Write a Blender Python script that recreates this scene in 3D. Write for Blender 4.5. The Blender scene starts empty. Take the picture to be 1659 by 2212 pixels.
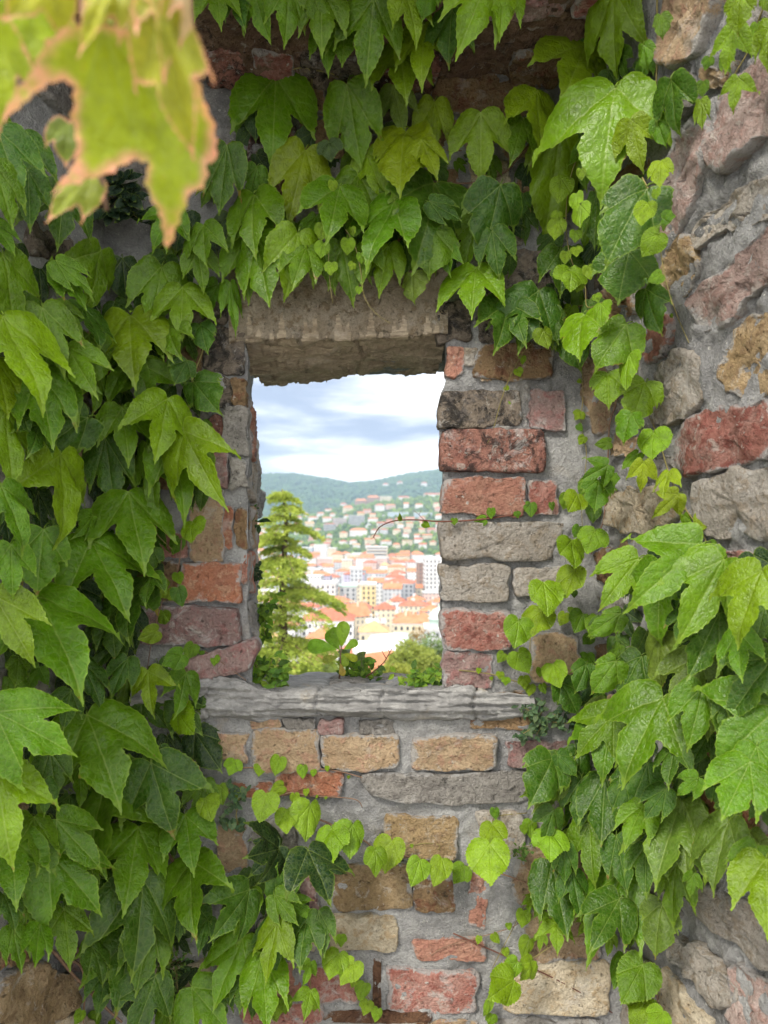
import bpy, bmesh, math, random
import numpy as np
from mathutils import Vector, Matrix
from mathutils.geometry import delaunay_2d_cdt

# ------------------------------------------------------------------ camera, sky, sun, exposure
sc = bpy.context.scene
COL = sc.collection
F = 1661.0            # focal length in pixels of a 1659 x 2212 picture
CX, CY = 829.5, 1106.0
EYE = 1.55
cam_d = bpy.data.cameras.new("camera")
cam = bpy.data.objects.new("camera", cam_d)
COL.objects.link(cam)
cam.location = (0, 0, EYE)
cam.rotation_euler = (math.radians(90), 0, 0)
cam_d.sensor_fit = 'HORIZONTAL'
cam_d.sensor_width = 36.0
cam_d.lens = 36.0 * F / 1659.0
cam_d.clip_start = 0.02
cam_d.clip_end = 20000
cam_d.dof.use_dof = True
cam_d.dof.focus_distance = 1.75
cam_d.dof.aperture_fstop = 7.0
sc.camera = cam

SUN_EL, SUN_AZ = math.radians(46), math.radians(217)   # azimuth measured clockwise from +Y: behind the camera, a little to the left
world = bpy.data.worlds.new("World")
sc.world = world
world.use_nodes = True


def nd(nt, typ, ins=None, **props):
    n = nt.nodes.new(typ)
    for k, v in props.items():
        setattr(n, k, v)
    for k, v in (ins or {}).items():
        s = n.inputs[k]
        if isinstance(v, bpy.types.NodeSocket):
            nt.links.new(v, s)
        elif isinstance(v, bpy.types.Node):
            nt.links.new(v.outputs[0], s)
        else:
            s.default_value = v
    return n


def math_n(nt, op, a, b=0.0, c=None, clamp=False):
    ins = {0: a, 1: b}
    if c is not None:
        ins[2] = c
    return nd(nt, 'ShaderNodeMath', ins, operation=op, use_clamp=clamp).outputs[0]


def mapr(nt, v, a, b, c=0.0, d=1.0, smooth=True):
    return nd(nt, 'ShaderNodeMapRange', {0: v, 1: a, 2: b, 3: c, 4: d},
              interpolation_type='SMOOTHSTEP' if smooth else 'LINEAR').outputs[0]


def mixc(nt, f, a, b, bt='MIX'):
    n = nd(nt, 'ShaderNodeMix', None, data_type='RGBA', blend_type=bt)
    for i, v in ((0, f), (6, a), (7, b)):
        s = n.inputs[i]
        if isinstance(v, bpy.types.NodeSocket):
            nt.links.new(v, s)
        elif i == 0:
            s.default_value = v
        else:
            s.default_value = tuple(v) + (1.0,) if len(v) == 3 else v
    return n.outputs[2]


def noise(nt, vec, scale, detail=4.0, rough=0.55, dist=0.0, out=0):
    return nd(nt, 'ShaderNodeTexNoise', {'Vector': vec, 'Scale': scale, 'Detail': detail, 'Roughness': rough,
                                         'Distortion': dist}).outputs[out]


wt = world.node_tree
wt.nodes.clear()
sky = nd(wt, 'ShaderNodeTexSky', None, sky_type='NISHITA', sun_disc=False, sun_elevation=SUN_EL,
         sun_rotation=SUN_AZ, altitude=80.0, air_density=1.0, dust_density=1.5, ozone_density=1.2)
wdir = nd(wt, 'ShaderNodeTexCoord').outputs['Generated']
sep = nd(wt, 'ShaderNodeSeparateXYZ', {0: wdir})
zz = math_n(wt, 'ADD', math_n(wt, 'MAXIMUM', sep.outputs[2], 0.0), 0.12)
cx_ = math_n(wt, 'DIVIDE', sep.outputs[0], zz)
cy_ = math_n(wt, 'DIVIDE', sep.outputs[1], zz)
cvec = nd(wt, 'ShaderNodeCombineXYZ', {0: cx_, 1: cy_, 2: 26.6}).outputs[0]
cl1 = noise(wt, cvec, 0.42, 6.0, 0.52, 0.15)
cl2 = noise(wt, cvec, 1.1, 5.0, 0.55, 0.3)
cov = math_n(wt, 'ADD', math_n(wt, 'MULTIPLY', cl1, 0.72), math_n(wt, 'MULTIPLY', cl2, 0.28))
dark = mapr(wt, cov, 0.45, 0.60)
CLOUD_W, CLOUD_D = (9.6, 9.5, 9.2), (1.75, 2.05, 2.75)
ccol = mixc(wt, dark, CLOUD_W, CLOUD_D)
blue = mapr(wt, cov, 0.30, 0.36)
skycol = mixc(wt, blue, sky.outputs[0], ccol)
bg = nd(wt, 'ShaderNodeBackground', {0: skycol, 1: 0.10})
nd(wt, 'ShaderNodeOutputWorld', {0: bg.outputs[0]})

sun_d = bpy.data.lights.new("sun", 'SUN')
sun_d.energy = 1.5
sun_d.angle = math.radians(14)
sun_d.color = (1.0, 0.93, 0.82)
sun = bpy.data.objects.new("sun", sun_d)
COL.objects.link(sun)
sv = Vector((math.sin(SUN_AZ) * math.cos(SUN_EL), math.cos(SUN_AZ) * math.cos(SUN_EL), math.sin(SUN_EL)))
sun.rotation_euler = sv.to_track_quat('Z', 'Y').to_euler()

sc.view_settings.view_transform = 'Standard'
sc.view_settings.look = 'None'
sc.view_settings.gamma = 1.0
sc.view_settings.use_curve_mapping = False
sc.view_settings.exposure = 1.50
sc.render.engine = 'CYCLES'
sc.cycles.use_denoising = True
sc.cycles.use_adaptive_sampling = True
sc.cycles.adaptive_threshold = 0.018
sc.cycles.max_bounces = 7
sc.cycles.volume_bounces = 0
sc.cycles.sample_clamp_indirect = 8.0

random.seed(7)
RNG = np.random.default_rng(11)
U = random.uniform


# ------------------------------------------------------------------ numeric noise
def _h(ix, iy, iz, seed):
    h = (ix * 374761393 + iy * 668265263 + iz * 2147483647 + seed * 1274126177) & 0xFFFFFFFF
    h = ((h ^ (h >> 13)) * 1274126177) & 0xFFFFFFFF
    return ((h ^ (h >> 16)) & 0xFFFF) / 65535.0 * 2 - 1


def vnoise(p, seed=0):
    p = np.asarray(p, float)
    i = np.floor(p).astype(np.int64)
    f = p - i
    f = f * f * (3 - 2 * f)
    r = 0
    for dx in (0, 1):
        for dy in (0, 1):
            for dz in (0, 1):
                w = (f[:, 0] if dx else 1 - f[:, 0]) * (f[:, 1] if dy else 1 - f[:, 1]) * (f[:, 2] if dz else 1 - f[:, 2])
                r = r + w * _h(i[:, 0] + dx, i[:, 1] + dy, i[:, 2] + dz, seed)
    return r


def fbm(p, scale, octv=4, seed=0, gain=0.5):
    p = np.asarray(p, float) * scale
    a, r = 1.0, 0.0
    for k in range(octv):
        r = r + a * vnoise(p, seed + k * 17)
        p = p * 2.03 + 5.1
        a *= gain
    return r


# ------------------------------------------------------------------ object helpers
def link(name, me, parent=None, mats=None, loc=None):
    o = bpy.data.objects.new(name, me)
    COL.objects.link(o)
    if loc is not None:
        o.location = loc
    if parent is not None:
        o.parent = parent
    if mats is not None and me is not None and not me.materials:
        for m in (mats if isinstance(mats, (list, tuple)) else [mats]):
            me.materials.append(m)
    return o


def tag(o, label=None, cat=None, group=None, kind=None):
    if label: o['label'] = label
    if cat: o['category'] = cat
    if group: o['group'] = group
    if kind: o['kind'] = kind
    return o


def thing(name, loc, label, cat, group=None):
    o = bpy.data.objects.new(name, None)
    o.empty_display_size = 0.1
    COL.objects.link(o)
    o.location = loc
    return tag(o, label, cat, group)


def mesh(name, verts, faces, smooth=True):
    me = bpy.data.meshes.new(name)
    me.from_pydata([tuple(v) for v in verts], [], [tuple(f) for f in faces])
    me.polygons.foreach_set('use_smooth', [smooth] * len(me.polygons))
    me.update()
    return me


def fattr(me, name, vals):
    a = me.attributes.new(name, 'FLOAT', 'POINT')
    a.data.foreach_set('value', np.asarray(vals, np.float32).ravel())


def vattr(me, name, vals):
    a = me.attributes.new(name, 'FLOAT_VECTOR', 'POINT')
    a.data.foreach_set('vector', np.asarray(vals, np.float32).ravel())


def grid_faces(nu, nv, off=0, wrap=False):
    f = []
    for i in range(nu if wrap else nu - 1):
        for j in range(nv - 1):
            a, b = i * nv + j, ((i + 1) % nu) * nv + j
            f.append((off + a, off + b, off + b + 1, off + a + 1))
    return f


def tube(pts, r0, r1, sides=5):
    """tapered tube along a polyline -> verts, faces"""
    pts = [Vector(p) for p in pts]
    V, Fc = [], []
    n = len(pts)
    for i, p in enumerate(pts):
        d = (pts[min(i + 1, n - 1)] - pts[max(i - 1, 0)])
        d = d.normalized() if d.length > 1e-9 else Vector((0, 0, 1))
        a = d.orthogonal().normalized() if i == 0 else (a - d * a.dot(d)).normalized()
        b = d.cross(a)
        r = r0 + (r1 - r0) * i / max(1, n - 1)
        for k in range(sides):
            t = 2 * math.pi * k / sides
            V.append(p + (a * math.cos(t) + b * math.sin(t)) * r)
    for i in range(n - 1):
        for k in range(sides):
            k2 = (k + 1) % sides
            Fc.append((i * sides + k, i * sides + k2, (i + 1) * sides + k2, (i + 1) * sides + k))
    Fc.append(tuple(range(sides))[::-1])
    Fc.append(tuple((n - 1) * sides + k for k in range(sides)))
    return V, Fc


def catmull(pts, per=6):
    pts = [np.asarray(p, float) for p in pts]
    P = [pts[0]] + pts + [pts[-1]]
    out = []
    for i in range(1, len(P) - 2):
        p0, p1, p2, p3 = P[i - 1:i + 3]
        for k in range(per):
            t = k / per
            out.append(0.5 * (2 * p1 + (p2 - p0) * t + (2 * p0 - 5 * p1 + 4 * p2 - p3) * t * t + (3 * p1 - p0 - 3 * p2 + p3) * t ** 3))
    out.append(pts[-1])
    return out


def ray(px, py):
    return Vector(((px - CX) / F, 1.0, (CY - py) / F))


def at(px, py, Y):
    r = ray(px, py)
    return Vector((r.x * Y, Y, r.z * Y + EYE))


# ------------------------------------------------------------------ materials
def new_mat(name):
    m = bpy.data.materials.new(name)
    m.use_nodes = True
    nt = m.node_tree
    nt.nodes.clear()
    return m, nt


def finish(nt, shader):
    nd(nt, 'ShaderNodeOutputMaterial', {0: shader})


def principled(nt, **k):
    n = nt.nodes.new('ShaderNodeBsdfPrincipled')
    names = {'color': 'Base Color', 'rough': 'Roughness', 'normal': 'Normal', 'spec': 'Specular IOR Level', 'metal': 'Metallic'}
    for a, v in k.items():
        s = n.inputs[names[a]]
        if isinstance(v, bpy.types.NodeSocket):
            nt.links.new(v, s)
        else:
            s.default_value = tuple(v) + (1.0,) if isinstance(v, tuple) and len(v) == 3 else v
    return n


def pos(nt):
    return nd(nt, 'ShaderNodeNewGeometry').outputs['Position']


def plain(name, col, rough=0.7, spec=0.3, var=0.0, scale=3.0):
    m, nt = new_mat(name)
    c = tuple(col) + (1.0,)
    if var:
        n = noise(nt, pos(nt), scale, 5.0)
        f = mapr(nt, n, 0.3, 0.7, 1 - var, 1 + var, False)
        c = nd(nt, 'ShaderNodeVectorMath', {0: tuple(col), 'Scale': f}, operation='SCALE').outputs[0]
    p = principled(nt, color=c, rough=rough, spec=spec)
    finish(nt, p.outputs[0])
    return m


MORTAR_COL = (0.30, 0.295, 0.285)


def stone_mat(name, c1, c2, c3, black=0.0, white=0.25, smear=0.55, streak=0.0):
    """weathered stone or brick: two body colours, a third in patches, dark crust, pale lichen specks and mortar smeared from the rim"""
    m, nt = new_mat(name)
    p = pos(nt)
    rnd = nd(nt, 'ShaderNodeObjectInfo').outputs['Random']
    offs = nd(nt, 'ShaderNodeCombineXYZ', {0: math_n(nt, 'MULTIPLY', rnd, 37.0), 1: math_n(nt, 'MULTIPLY', rnd, 11.0), 2: 0.0})
    q = nd(nt, 'ShaderNodeVectorMath', {0: p, 1: offs.outputs[0]}, operation='ADD').outputs[0]
    if streak:
        q2 = nd(nt, 'ShaderNodeVectorMath', {0: q, 1: (1.0, 1.0, streak)}, operation='MULTIPLY').outputs[0]
    else:
        q2 = q
    n1 = noise(nt, q2, 14.0, 7.0, 0.6, 0.4)
    n2 = noise(nt, q2, 42.0, 6.0, 0.65, 0.2)
    n3 = noise(nt, q, 160.0, 5.0, 0.7)
    n4 = noise(nt, q, 26.0, 8.0, 0.7, 0.5)
    c = mixc(nt, mapr(nt, n1, 0.38, 0.64), c1, c2)
    c = mixc(nt, mapr(nt, n2, 0.50, 0.62), c, c3)
    c = mixc(nt, mapr(nt, n3, 0.35, 0.75, 0.0, 0.55), c, (c1[0] * 0.5, c1[1] * 0.48, c1[2] * 0.46))
    br = mapr(nt, rnd, 0.0, 1.0, 0.92, 1.35, False)
    c = nd(nt, 'ShaderNodeVectorMath', {0: c, 'Scale': br}, operation='SCALE').outputs[0]
    if black > 0:
        c = mixc(nt, math_n(nt, 'MULTIPLY', mapr(nt, n4, 0.60 - 0.2 * black, 0.72 - 0.2 * black), 0.85), c, (0.028, 0.027, 0.027))
    edge = nd(nt, 'ShaderNodeAttribute', None, attribute_name='edge').outputs['Fac']
    sm = math_n(nt, 'ADD', math_n(nt, 'MULTIPLY', edge, smear * 0.55), math_n(nt, 'MULTIPLY', noise(nt, q, 22.0, 8.0, 0.7, 0.4), 1.15))
    smf = mapr(nt, sm, 0.80, 0.92)
    c = mixc(nt, math_n(nt, 'MULTIPLY', smf, 0.85), c, mixc(nt, n3, (0.27, 0.268, 0.265), (0.50, 0.495, 0.485)))
    qw = nd(nt, 'ShaderNodeVectorMath', {0: q, 1: nd(nt, 'ShaderNodeVectorMath', {0: noise(nt, q, 70.0, 3.0, 0.6, 0.0, 1), 'Scale': 0.02}, operation='SCALE').outputs[0]}, operation='ADD').outputs[0]
    vor = nd(nt, 'ShaderNodeTexVoronoi', {'Vector': qw, 'Scale': 70.0, 'Randomness': 1.0})
    vr = nd(nt, 'ShaderNodeSeparateXYZ', {0: vor.outputs['Color']}).outputs[0]
    rad = mapr(nt, vr, 0.45, 1.0, 0.0, 0.30, False)
    sp = math_n(nt, 'MULTIPLY', math_n(nt, 'LESS_THAN', vor.outputs['Distance'], rad), mapr(nt, noise(nt, q, 18.0, 3.0), 0.66 - 0.25 * white, 0.74 - 0.2 * white))
    blot = mapr(nt, noise(nt, q, 34.0, 9.0, 0.72, 0.8), 0.60 - 0.06 * white, 0.68 - 0.06 * white)
    c = mixc(nt, math_n(nt, 'MULTIPLY', blot, 0.55), c, (0.50, 0.47, 0.42))
    c = mixc(nt, math_n(nt, 'MULTIPLY', sp, 0.8), c, (0.56, 0.54, 0.50))
    lime = mapr(nt, noise(nt, q, 11.0, 10.0, 0.74, 0.6), 0.56, 0.66)
    c = mixc(nt, math_n(nt, 'MULTIPLY', lime, 0.25 + 0.35 * white), c, (0.56, 0.545, 0.525))
    crust = mapr(nt, noise(nt, nd(nt, 'ShaderNodeVectorMath', {0: q, 1: (4.4, 1.7, 8.8)}, operation='ADD').outputs[0], 30.0, 10.0, 0.78, 0.3), 0.58, 0.68)
    c = mixc(nt, math_n(nt, 'MULTIPLY', crust, 0.45 + 0.3 * black), c, (0.06, 0.055, 0.05))
    pit = mapr(nt, noise(nt, q, 95.0, 6.0, 0.75), 0.30, 0.42, 1.0, 0.0)
    c = mixc(nt, math_n(nt, 'MULTIPLY', pit, 0.55), c, (0.05, 0.045, 0.04))
    hgt = math_n(nt, 'ADD', math_n(nt, 'MULTIPLY', n2, 0.8), math_n(nt, 'ADD', math_n(nt, 'MULTIPLY', n3, 0.5), math_n(nt, 'SUBTRACT', math_n(nt, 'MULTIPLY', n4, 0.9), math_n(nt, 'MULTIPLY', pit, 0.35))))
    bmp = nd(nt, 'ShaderNodeBump', {'Height': hgt, 'Strength': 1.0, 'Distance': 0.018})
    finish(nt, principled(nt, color=c, rough=0.95, spec=0.1, normal=bmp.outputs[0]).outputs[0])
    return m


def mortar_mat():
    m, nt = new_mat('mortar')
    p = pos(nt)
    n1 = noise(nt, p, 5.0, 8.0, 0.62, 0.3)
    n2 = noise(nt, p, 38.0, 7.0, 0.7, 0.2)
    n3 = noise(nt, p, 210.0, 4.0, 0.7)
    n4 = noise(nt, nd(nt, 'ShaderNodeVectorMath', {0: p, 1: (3.1, 0.7, 9.0)}, operation='ADD').outputs[0], 9.0, 7.0, 0.65, 0.4)
    c = mixc(nt, mapr(nt, n1, 0.35, 0.65), (0.265, 0.265, 0.268), (0.46, 0.46, 0.455))
    c = mixc(nt, mapr(nt, n2, 0.45, 0.72, 0.0, 0.7), c, (0.52, 0.515, 0.50))
    c = mixc(nt, mapr(nt, n2, 0.25, 0.46, 0.6, 0.0), c, (0.14, 0.138, 0.135))
    c = mixc(nt, mapr(nt, n4, 0.58, 0.72, 0.0, 0.5), c, (0.40, 0.35, 0.28))
    v1 = nd(nt, 'ShaderNodeTexVoronoi', {'Vector': p, 'Scale': 60.0})
    v2 = nd(nt, 'ShaderNodeTexVoronoi', {'Vector': p, 'Scale': 130.0})
    s1 = math_n(nt, 'MULTIPLY', math_n(nt, 'LESS_THAN', v1.outputs['Distance'], mapr(nt, nd(nt, 'ShaderNodeSeparateXYZ', {0: v1.outputs['Color']}).outputs[0], 0.3, 1.0, 0.0, 0.22, False)), mapr(nt, noise(nt, p, 15.0, 3.0), 0.48, 0.58))
    s2 = math_n(nt, 'MULTIPLY', mapr(nt, v2.outputs['Distance'], 0.12, 0.26, 1.0, 0.0), mapr(nt, noise(nt, p, 24.0, 3.0), 0.5, 0.6))
    sp = math_n(nt, 'MAXIMUM', s1, s2)
    c = mixc(nt, sp, c, (0.62, 0.61, 0.57))
    c = mixc(nt, mapr(nt, n3, 0.3, 0.7, 0.35, 0.0), c, (0.09, 0.088, 0.085))
    st_ = mapr(nt, noise(nt, p, 7.0, 10.0, 0.75, 0.5), 0.55, 0.68)
    c = mixc(nt, math_n(nt, 'MULTIPLY', st_, 0.5), c, (0.13, 0.128, 0.12))
    lm = mapr(nt, noise(nt, nd(nt, 'ShaderNodeVectorMath', {0: p, 1: (7.3, 2.2, 1.8)}, operation='ADD').outputs[0], 6.0, 9.0, 0.72, 0.4), 0.55, 0.66)
    c = mixc(nt, math_n(nt, 'MULTIPLY', lm, 0.5), c, (0.60, 0.60, 0.60))
    h = math_n(nt, 'ADD', math_n(nt, 'MULTIPLY', n2, 0.8), math_n(nt, 'ADD', math_n(nt, 'MULTIPLY', n3, 0.4), math_n(nt, 'MULTIPLY', sp, 0.15)))
    bmp = nd(nt, 'ShaderNodeBump', {'Height': h, 'Strength': 1.0, 'Distance': 0.022})
    finish(nt, principled(nt, color=c, rough=0.92, spec=0.15, normal=bmp.outputs[0]).outputs[0])
    return m


def slate_mat(name, c1, c2, c3, sx=1.0, sz=10.0):
    m, nt = new_mat(name)
    p = pos(nt)
    q = nd(nt, 'ShaderNodeVectorMath', {0: p, 1: (sx, 2.0, sz)}, operation='MULTIPLY').outputs[0]
    n1 = noise(nt, q, 7.0, 8.0, 0.62, 0.6)
    n2 = noise(nt, q, 24.0, 7.0, 0.65, 0.3)
    n3 = noise(nt, p, 150.0, 5.0, 0.7)
    n4 = noise(nt, p, 8.0, 6.0, 0.6, 0.5)
    c = mixc(nt, mapr(nt, n1, 0.34, 0.66), c1, c2)
    c = mixc(nt, mapr(nt, n2, 0.50, 0.70, 0.0, 0.8), c, (c2[0] * 1.25, c2[1] * 1.25, c2[2] * 1.25))
    c = mixc(nt, mapr(nt, n2, 0.28, 0.44, 0.7, 0.0), c, (c1[0] * 0.4, c1[1] * 0.4, c1[2] * 0.4))
    c = mixc(nt, mapr(nt, n4, 0.55, 0.68, 0.0, 0.8), c, c3)
    c = mixc(nt, mapr(nt, n3, 0.35, 0.7, 0.3, 0.0), c, (c1[0] * 0.5, c1[1] * 0.5, c1[2] * 0.5))
    h = math_n(nt, 'ADD', math_n(nt, 'MULTIPLY', n1, 0.8), math_n(nt, 'ADD', math_n(nt, 'MULTIPLY', n2, 0.6), math_n(nt, 'MULTIPLY', n3, 0.2)))
    bmp = nd(nt, 'ShaderNodeBump', {'Height': h, 'Strength': 0.9, 'Distance': 0.012})
    finish(nt, principled(nt, color=c, rough=0.82, spec=0.25, normal=bmp.outputs[0]).outputs[0])
    return m


def leaf_mat(name, autumn=False, simple=False):
    """leaf blade: the object's own colour, paler veins on both sides of a keel, thin pale rim, light coming through"""
    m, nt = new_mat(name)
    oi = nd(nt, 'ShaderNodeObjectInfo')
    base = oi.outputs['Color']
    rnd = oi.outputs['Random']
    edge = nd(nt, 'ShaderNodeAttribute', None, attribute_name='edge').outputs['Fac']
    vec = nd(nt, 'ShaderNodeAttribute', None, attribute_name='veins').outputs['Vector']
    lng = nd(nt, 'ShaderNodeAttribute', None, attribute_name='along').outputs['Vector']
    sv_, sl_ = nd(nt, 'ShaderNodeSeparateXYZ', {0: vec}), nd(nt, 'ShaderNodeSeparateXYZ', {0: lng})
    ds, ls = [], []
    for i in range(3):
        a = math_n(nt, 'ABSOLUTE', sv_.outputs[i])
        back = math_n(nt, 'MULTIPLY', mapr(nt, sl_.outputs[i], -0.02, 0.0, 1.0, 0.0), 1.0)
        ds.append(math_n(nt, 'ADD', a, back))
        ls.append(sl_.outputs[i])
    dmin = math_n(nt, 'MINIMUM', ds[0], math_n(nt, 'MINIMUM', ds[1], ds[2]))
    # coordinate along the nearest main vein
    s01 = math_n(nt, 'LESS_THAN', ds[1], ds[0])
    l01 = nd(nt, 'ShaderNodeMix', {0: s01, 2: ls[0], 3: ls[1]}, data_type='FLOAT').outputs[0]
    d01 = math_n(nt, 'MINIMUM', ds[0], ds[1])
    s2 = math_n(nt, 'LESS_THAN', ds[2], d01)
    lnear = nd(nt, 'ShaderNodeMix', {0: s2, 2: l01, 3: ls[2]}, data_type='FLOAT').outputs[0]
    st = math_n(nt, 'FRACT', math_n(nt, 'MULTIPLY', math_n(nt, 'SUBTRACT', lnear, math_n(nt, 'MULTIPLY', dmin, 0.9)), 8.0))
    st = math_n(nt, 'ABSOLUTE', math_n(nt, 'SUBTRACT', st, 0.5))
    sec = mapr(nt, st, 0.0, 0.10, 1.0, 0.0)
    main = mapr(nt, dmin, 0.003, 0.011, 1.0, 0.0)
    g = nd(nt, 'ShaderNodeTexCoord').outputs['Object']
    gz = nd(nt, 'ShaderNodeVectorMath', {0: g, 1: nd(nt, 'ShaderNodeCombineXYZ', {0: math_n(nt, 'MULTIPLY', rnd, 50.0)}).outputs[0]}, operation='ADD').outputs[0]
    n1 = noise(nt, gz, 3.0, 4.0, 0.6)
    n2 = noise(nt, gz, 16.0, 4.0, 0.6)
    br = math_n(nt, 'ADD', mapr(nt, n1, 0.3, 0.7, 0.72, 1.25, False), mapr(nt, n2, 0.3, 0.7, -0.14, 0.14, False))
    c = nd(nt, 'ShaderNodeVectorMath', {0: base, 'Scale': br}, operation='SCALE').outputs[0]
    c = mixc(nt, mapr(nt, n1, 0.52, 0.72, 0.0, 0.35), c, mixc(nt, 0.5, c, (0.16, 0.22, 0.02)))
    pale = mixc(nt, 0.5, c, (0.28, 0.36, 0.09))
    if not simple:
        c = mixc(nt, math_n(nt, 'MULTIPLY', sec, 0.07), c, pale)
        c = mixc(nt, math_n(nt, 'MULTIPLY', main, 0.6), c, pale)
    if autumn:
        rf = mapr(nt, math_n(nt, 'ADD', edge, math_n(nt, 'MULTIPLY', noise(nt, gz, 5.0, 3.0, 0.6), 1.3)), 1.00, 1.90)
        c = mixc(nt, rf, c, mixc(nt, n2, (0.80, 0.36, 0.17), (0.80, 0.36, 0.33)))
        c = mixc(nt, mapr(nt, n2, 0.66, 0.72, 0.0, 0.6), c, (0.25, 0.10, 0.03))
    else:
        rim = mapr(nt, edge, 0.72, 0.98)
        c = mixc(nt, math_n(nt, 'MULTIPLY', rim, 0.35), c, (0.26, 0.38, 0.04))
        c = mixc(nt, mapr(nt, n2, 0.72, 0.75, 0.0, 0.6), c, (0.14, 0.09, 0.03))
        burn = math_n(nt, 'ADD', math_n(nt, 'MULTIPLY', edge, 0.35), noise(nt, gz, 2.2, 5.0, 0.65))
        c = mixc(nt, mapr(nt, burn, 0.96, 1.02, 0.0, 0.8), c, (0.20, 0.11, 0.03))
    h = math_n(nt, 'ADD', math_n(nt, 'MULTIPLY', mapr(nt, st, 0.0, 0.4), 0.10), math_n(nt, 'ADD', math_n(nt, 'MULTIPLY', mapr(nt, dmin, 0.0, 0.04), 0.45), math_n(nt, 'MULTIPLY', n2, 0.75)))
    if simple:
        h = math_n(nt, 'MULTIPLY', n2, 0.8)
    bmp = nd(nt, 'ShaderNodeBump', {'Height': h, 'Strength': 0.35 if autumn else 0.5, 'Distance': 0.006})
    if not simple:
        net = nd(nt, 'ShaderNodeTexVoronoi', {'Vector': gz, 'Scale': 15.0}, feature='DISTANCE_TO_EDGE')
        nv_ = mapr(nt, net.outputs['Distance'], 0.0, 0.22)
        c = mixc(nt, math_n(nt, 'MULTIPLY', math_n(nt, 'SUBTRACT', 1.0, nv_), 0.20), c, pale)
        h = math_n(nt, 'ADD', h, math_n(nt, 'MULTIPLY', nv_, 0.15))
        nt.links.new(h, bmp.inputs['Height'])
        c = mixc(nt, mapr(nt, noise(nt, gz, 7.0, 8.0, 0.75), 0.5, 0.75, 0.0, 0.12), c, (0.24, 0.25, 0.17))
    rough = mapr(nt, noise(nt, gz, 5.0, 3.0), 0.3, 0.7, 0.20, 0.40, False)
    p = principled(nt, color=c, rough=rough, spec=0.27, normal=bmp.outputs[0])
    tr = nd(nt, 'ShaderNodeBsdfTranslucent', {0: mixc(nt, 0.5, c, nd(nt, 'ShaderNodeVectorMath', {0: c, 1: (1.5, 1.35, 0.5)}, operation='MULTIPLY').outputs[0]), 'Normal': bmp.outputs[0]})
    mx = nd(nt, 'ShaderNodeMixShader', {0: 0.30, 1: p.outputs[0], 2: tr.outputs[0]})
    finish(nt, mx.outputs[0])
    return m


def foliage_mat(name, c1, c2, scale=0.4, transl=0.3):
    m, nt = new_mat(name)
    n = noise(nt, pos(nt), scale, 4.0, 0.6)
    rnd = nd(nt, 'ShaderNodeNewGeometry').outputs['Random Per Island']
    f = math_n(nt, 'ADD', math_n(nt, 'MULTIPLY', mapr(nt, n, 0.3, 0.7), 0.55), math_n(nt, 'MULTIPLY', rnd, 0.45))
    c = mixc(nt, f, c1, c2)
    p = principled(nt, color=c, rough=0.6, spec=0.25)
    tr = nd(nt, 'ShaderNodeBsdfTranslucent', {0: c})
    finish(nt, nd(nt, 'ShaderNodeMixShader', {0: transl, 1: p.outputs[0], 2: tr.outputs[0]}).outputs[0])
    return m


M = {}
M['mortar'] = mortar_mat()
M['tan'] = stone_mat('tan_stone', (0.37, 0.265, 0.165), (0.45, 0.34, 0.22), (0.40, 0.25, 0.17), smear=0.65)
M['ochre'] = stone_mat('ochre_stone', (0.30, 0.215, 0.115), (0.38, 0.285, 0.17), (0.24, 0.165, 0.095), white=0.5)
M['brown'] = stone_mat('brown_stone', (0.22, 0.15, 0.085), (0.30, 0.20, 0.11), (0.20, 0.10, 0.06), black=0.15)
M['red'] = stone_mat('red_brick', (0.34, 0.15, 0.12), (0.42, 0.25, 0.21), (0.29, 0.11, 0.09), white=0.8, smear=0.7)
M['orange'] = stone_mat('orange_brick', (0.40, 0.17, 0.10), (0.34, 0.16, 0.11), (0.44, 0.26, 0.17), smear=0.65)
M['salmon'] = stone_mat('salmon_brick', (0.42, 0.21, 0.155), (0.46, 0.26, 0.19), (0.36, 0.17, 0.13))
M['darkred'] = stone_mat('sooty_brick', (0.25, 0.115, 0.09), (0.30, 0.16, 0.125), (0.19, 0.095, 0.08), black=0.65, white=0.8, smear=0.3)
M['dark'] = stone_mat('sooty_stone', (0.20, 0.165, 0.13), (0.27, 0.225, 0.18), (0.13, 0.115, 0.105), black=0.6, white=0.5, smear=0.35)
M['mauve'] = stone_mat('mauve_stone', (0.27, 0.175, 0.165), (0.34, 0.25, 0.23), (0.31, 0.16, 0.15), white=0.6)
M['grey'] = stone_mat('grey_stone', (0.27, 0.255, 0.235), (0.36, 0.34, 0.31), (0.21, 0.195, 0.18), black=0.15, white=0.3)
M['cream'] = stone_mat('cream_stone', (0.46, 0.39, 0.28), (0.55, 0.49, 0.38), (0.42, 0.32, 0.20), white=0.3, smear=0.4)
M['pale'] = stone_mat('pale_grey_stone', (0.38, 0.345, 0.30), (0.45, 0.42, 0.38), (0.33, 0.28, 0.22), white=0.25, smear=0.4)
M['slab'] = slate_mat('layered_sill_stone', (0.20, 0.198, 0.195), (0.35, 0.345, 0.335), (0.38, 0.32, 0.23), 1.0, 2.4)
M['lintel'] = slate_mat('layered_lintel_stone', (0.30, 0.24, 0.17), (0.50, 0.41, 0.30), (0.46, 0.40, 0.33), 1.0, 7.0)
M['plaster'] = stone_mat('smooth_lintel_face', (0.35, 0.29, 0.215), (0.43, 0.37, 0.29), (0.27, 0.21, 0.14), white=0.1, smear=0.0)
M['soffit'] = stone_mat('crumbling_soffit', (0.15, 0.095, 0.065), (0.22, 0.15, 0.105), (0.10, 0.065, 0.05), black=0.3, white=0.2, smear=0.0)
M['dusty'] = stone_mat('dusty_red_stone', (0.38, 0.28, 0.25), (0.46, 0.38, 0.345), (0.35, 0.23, 0.20), white=0.7, smear=0.7)
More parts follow.
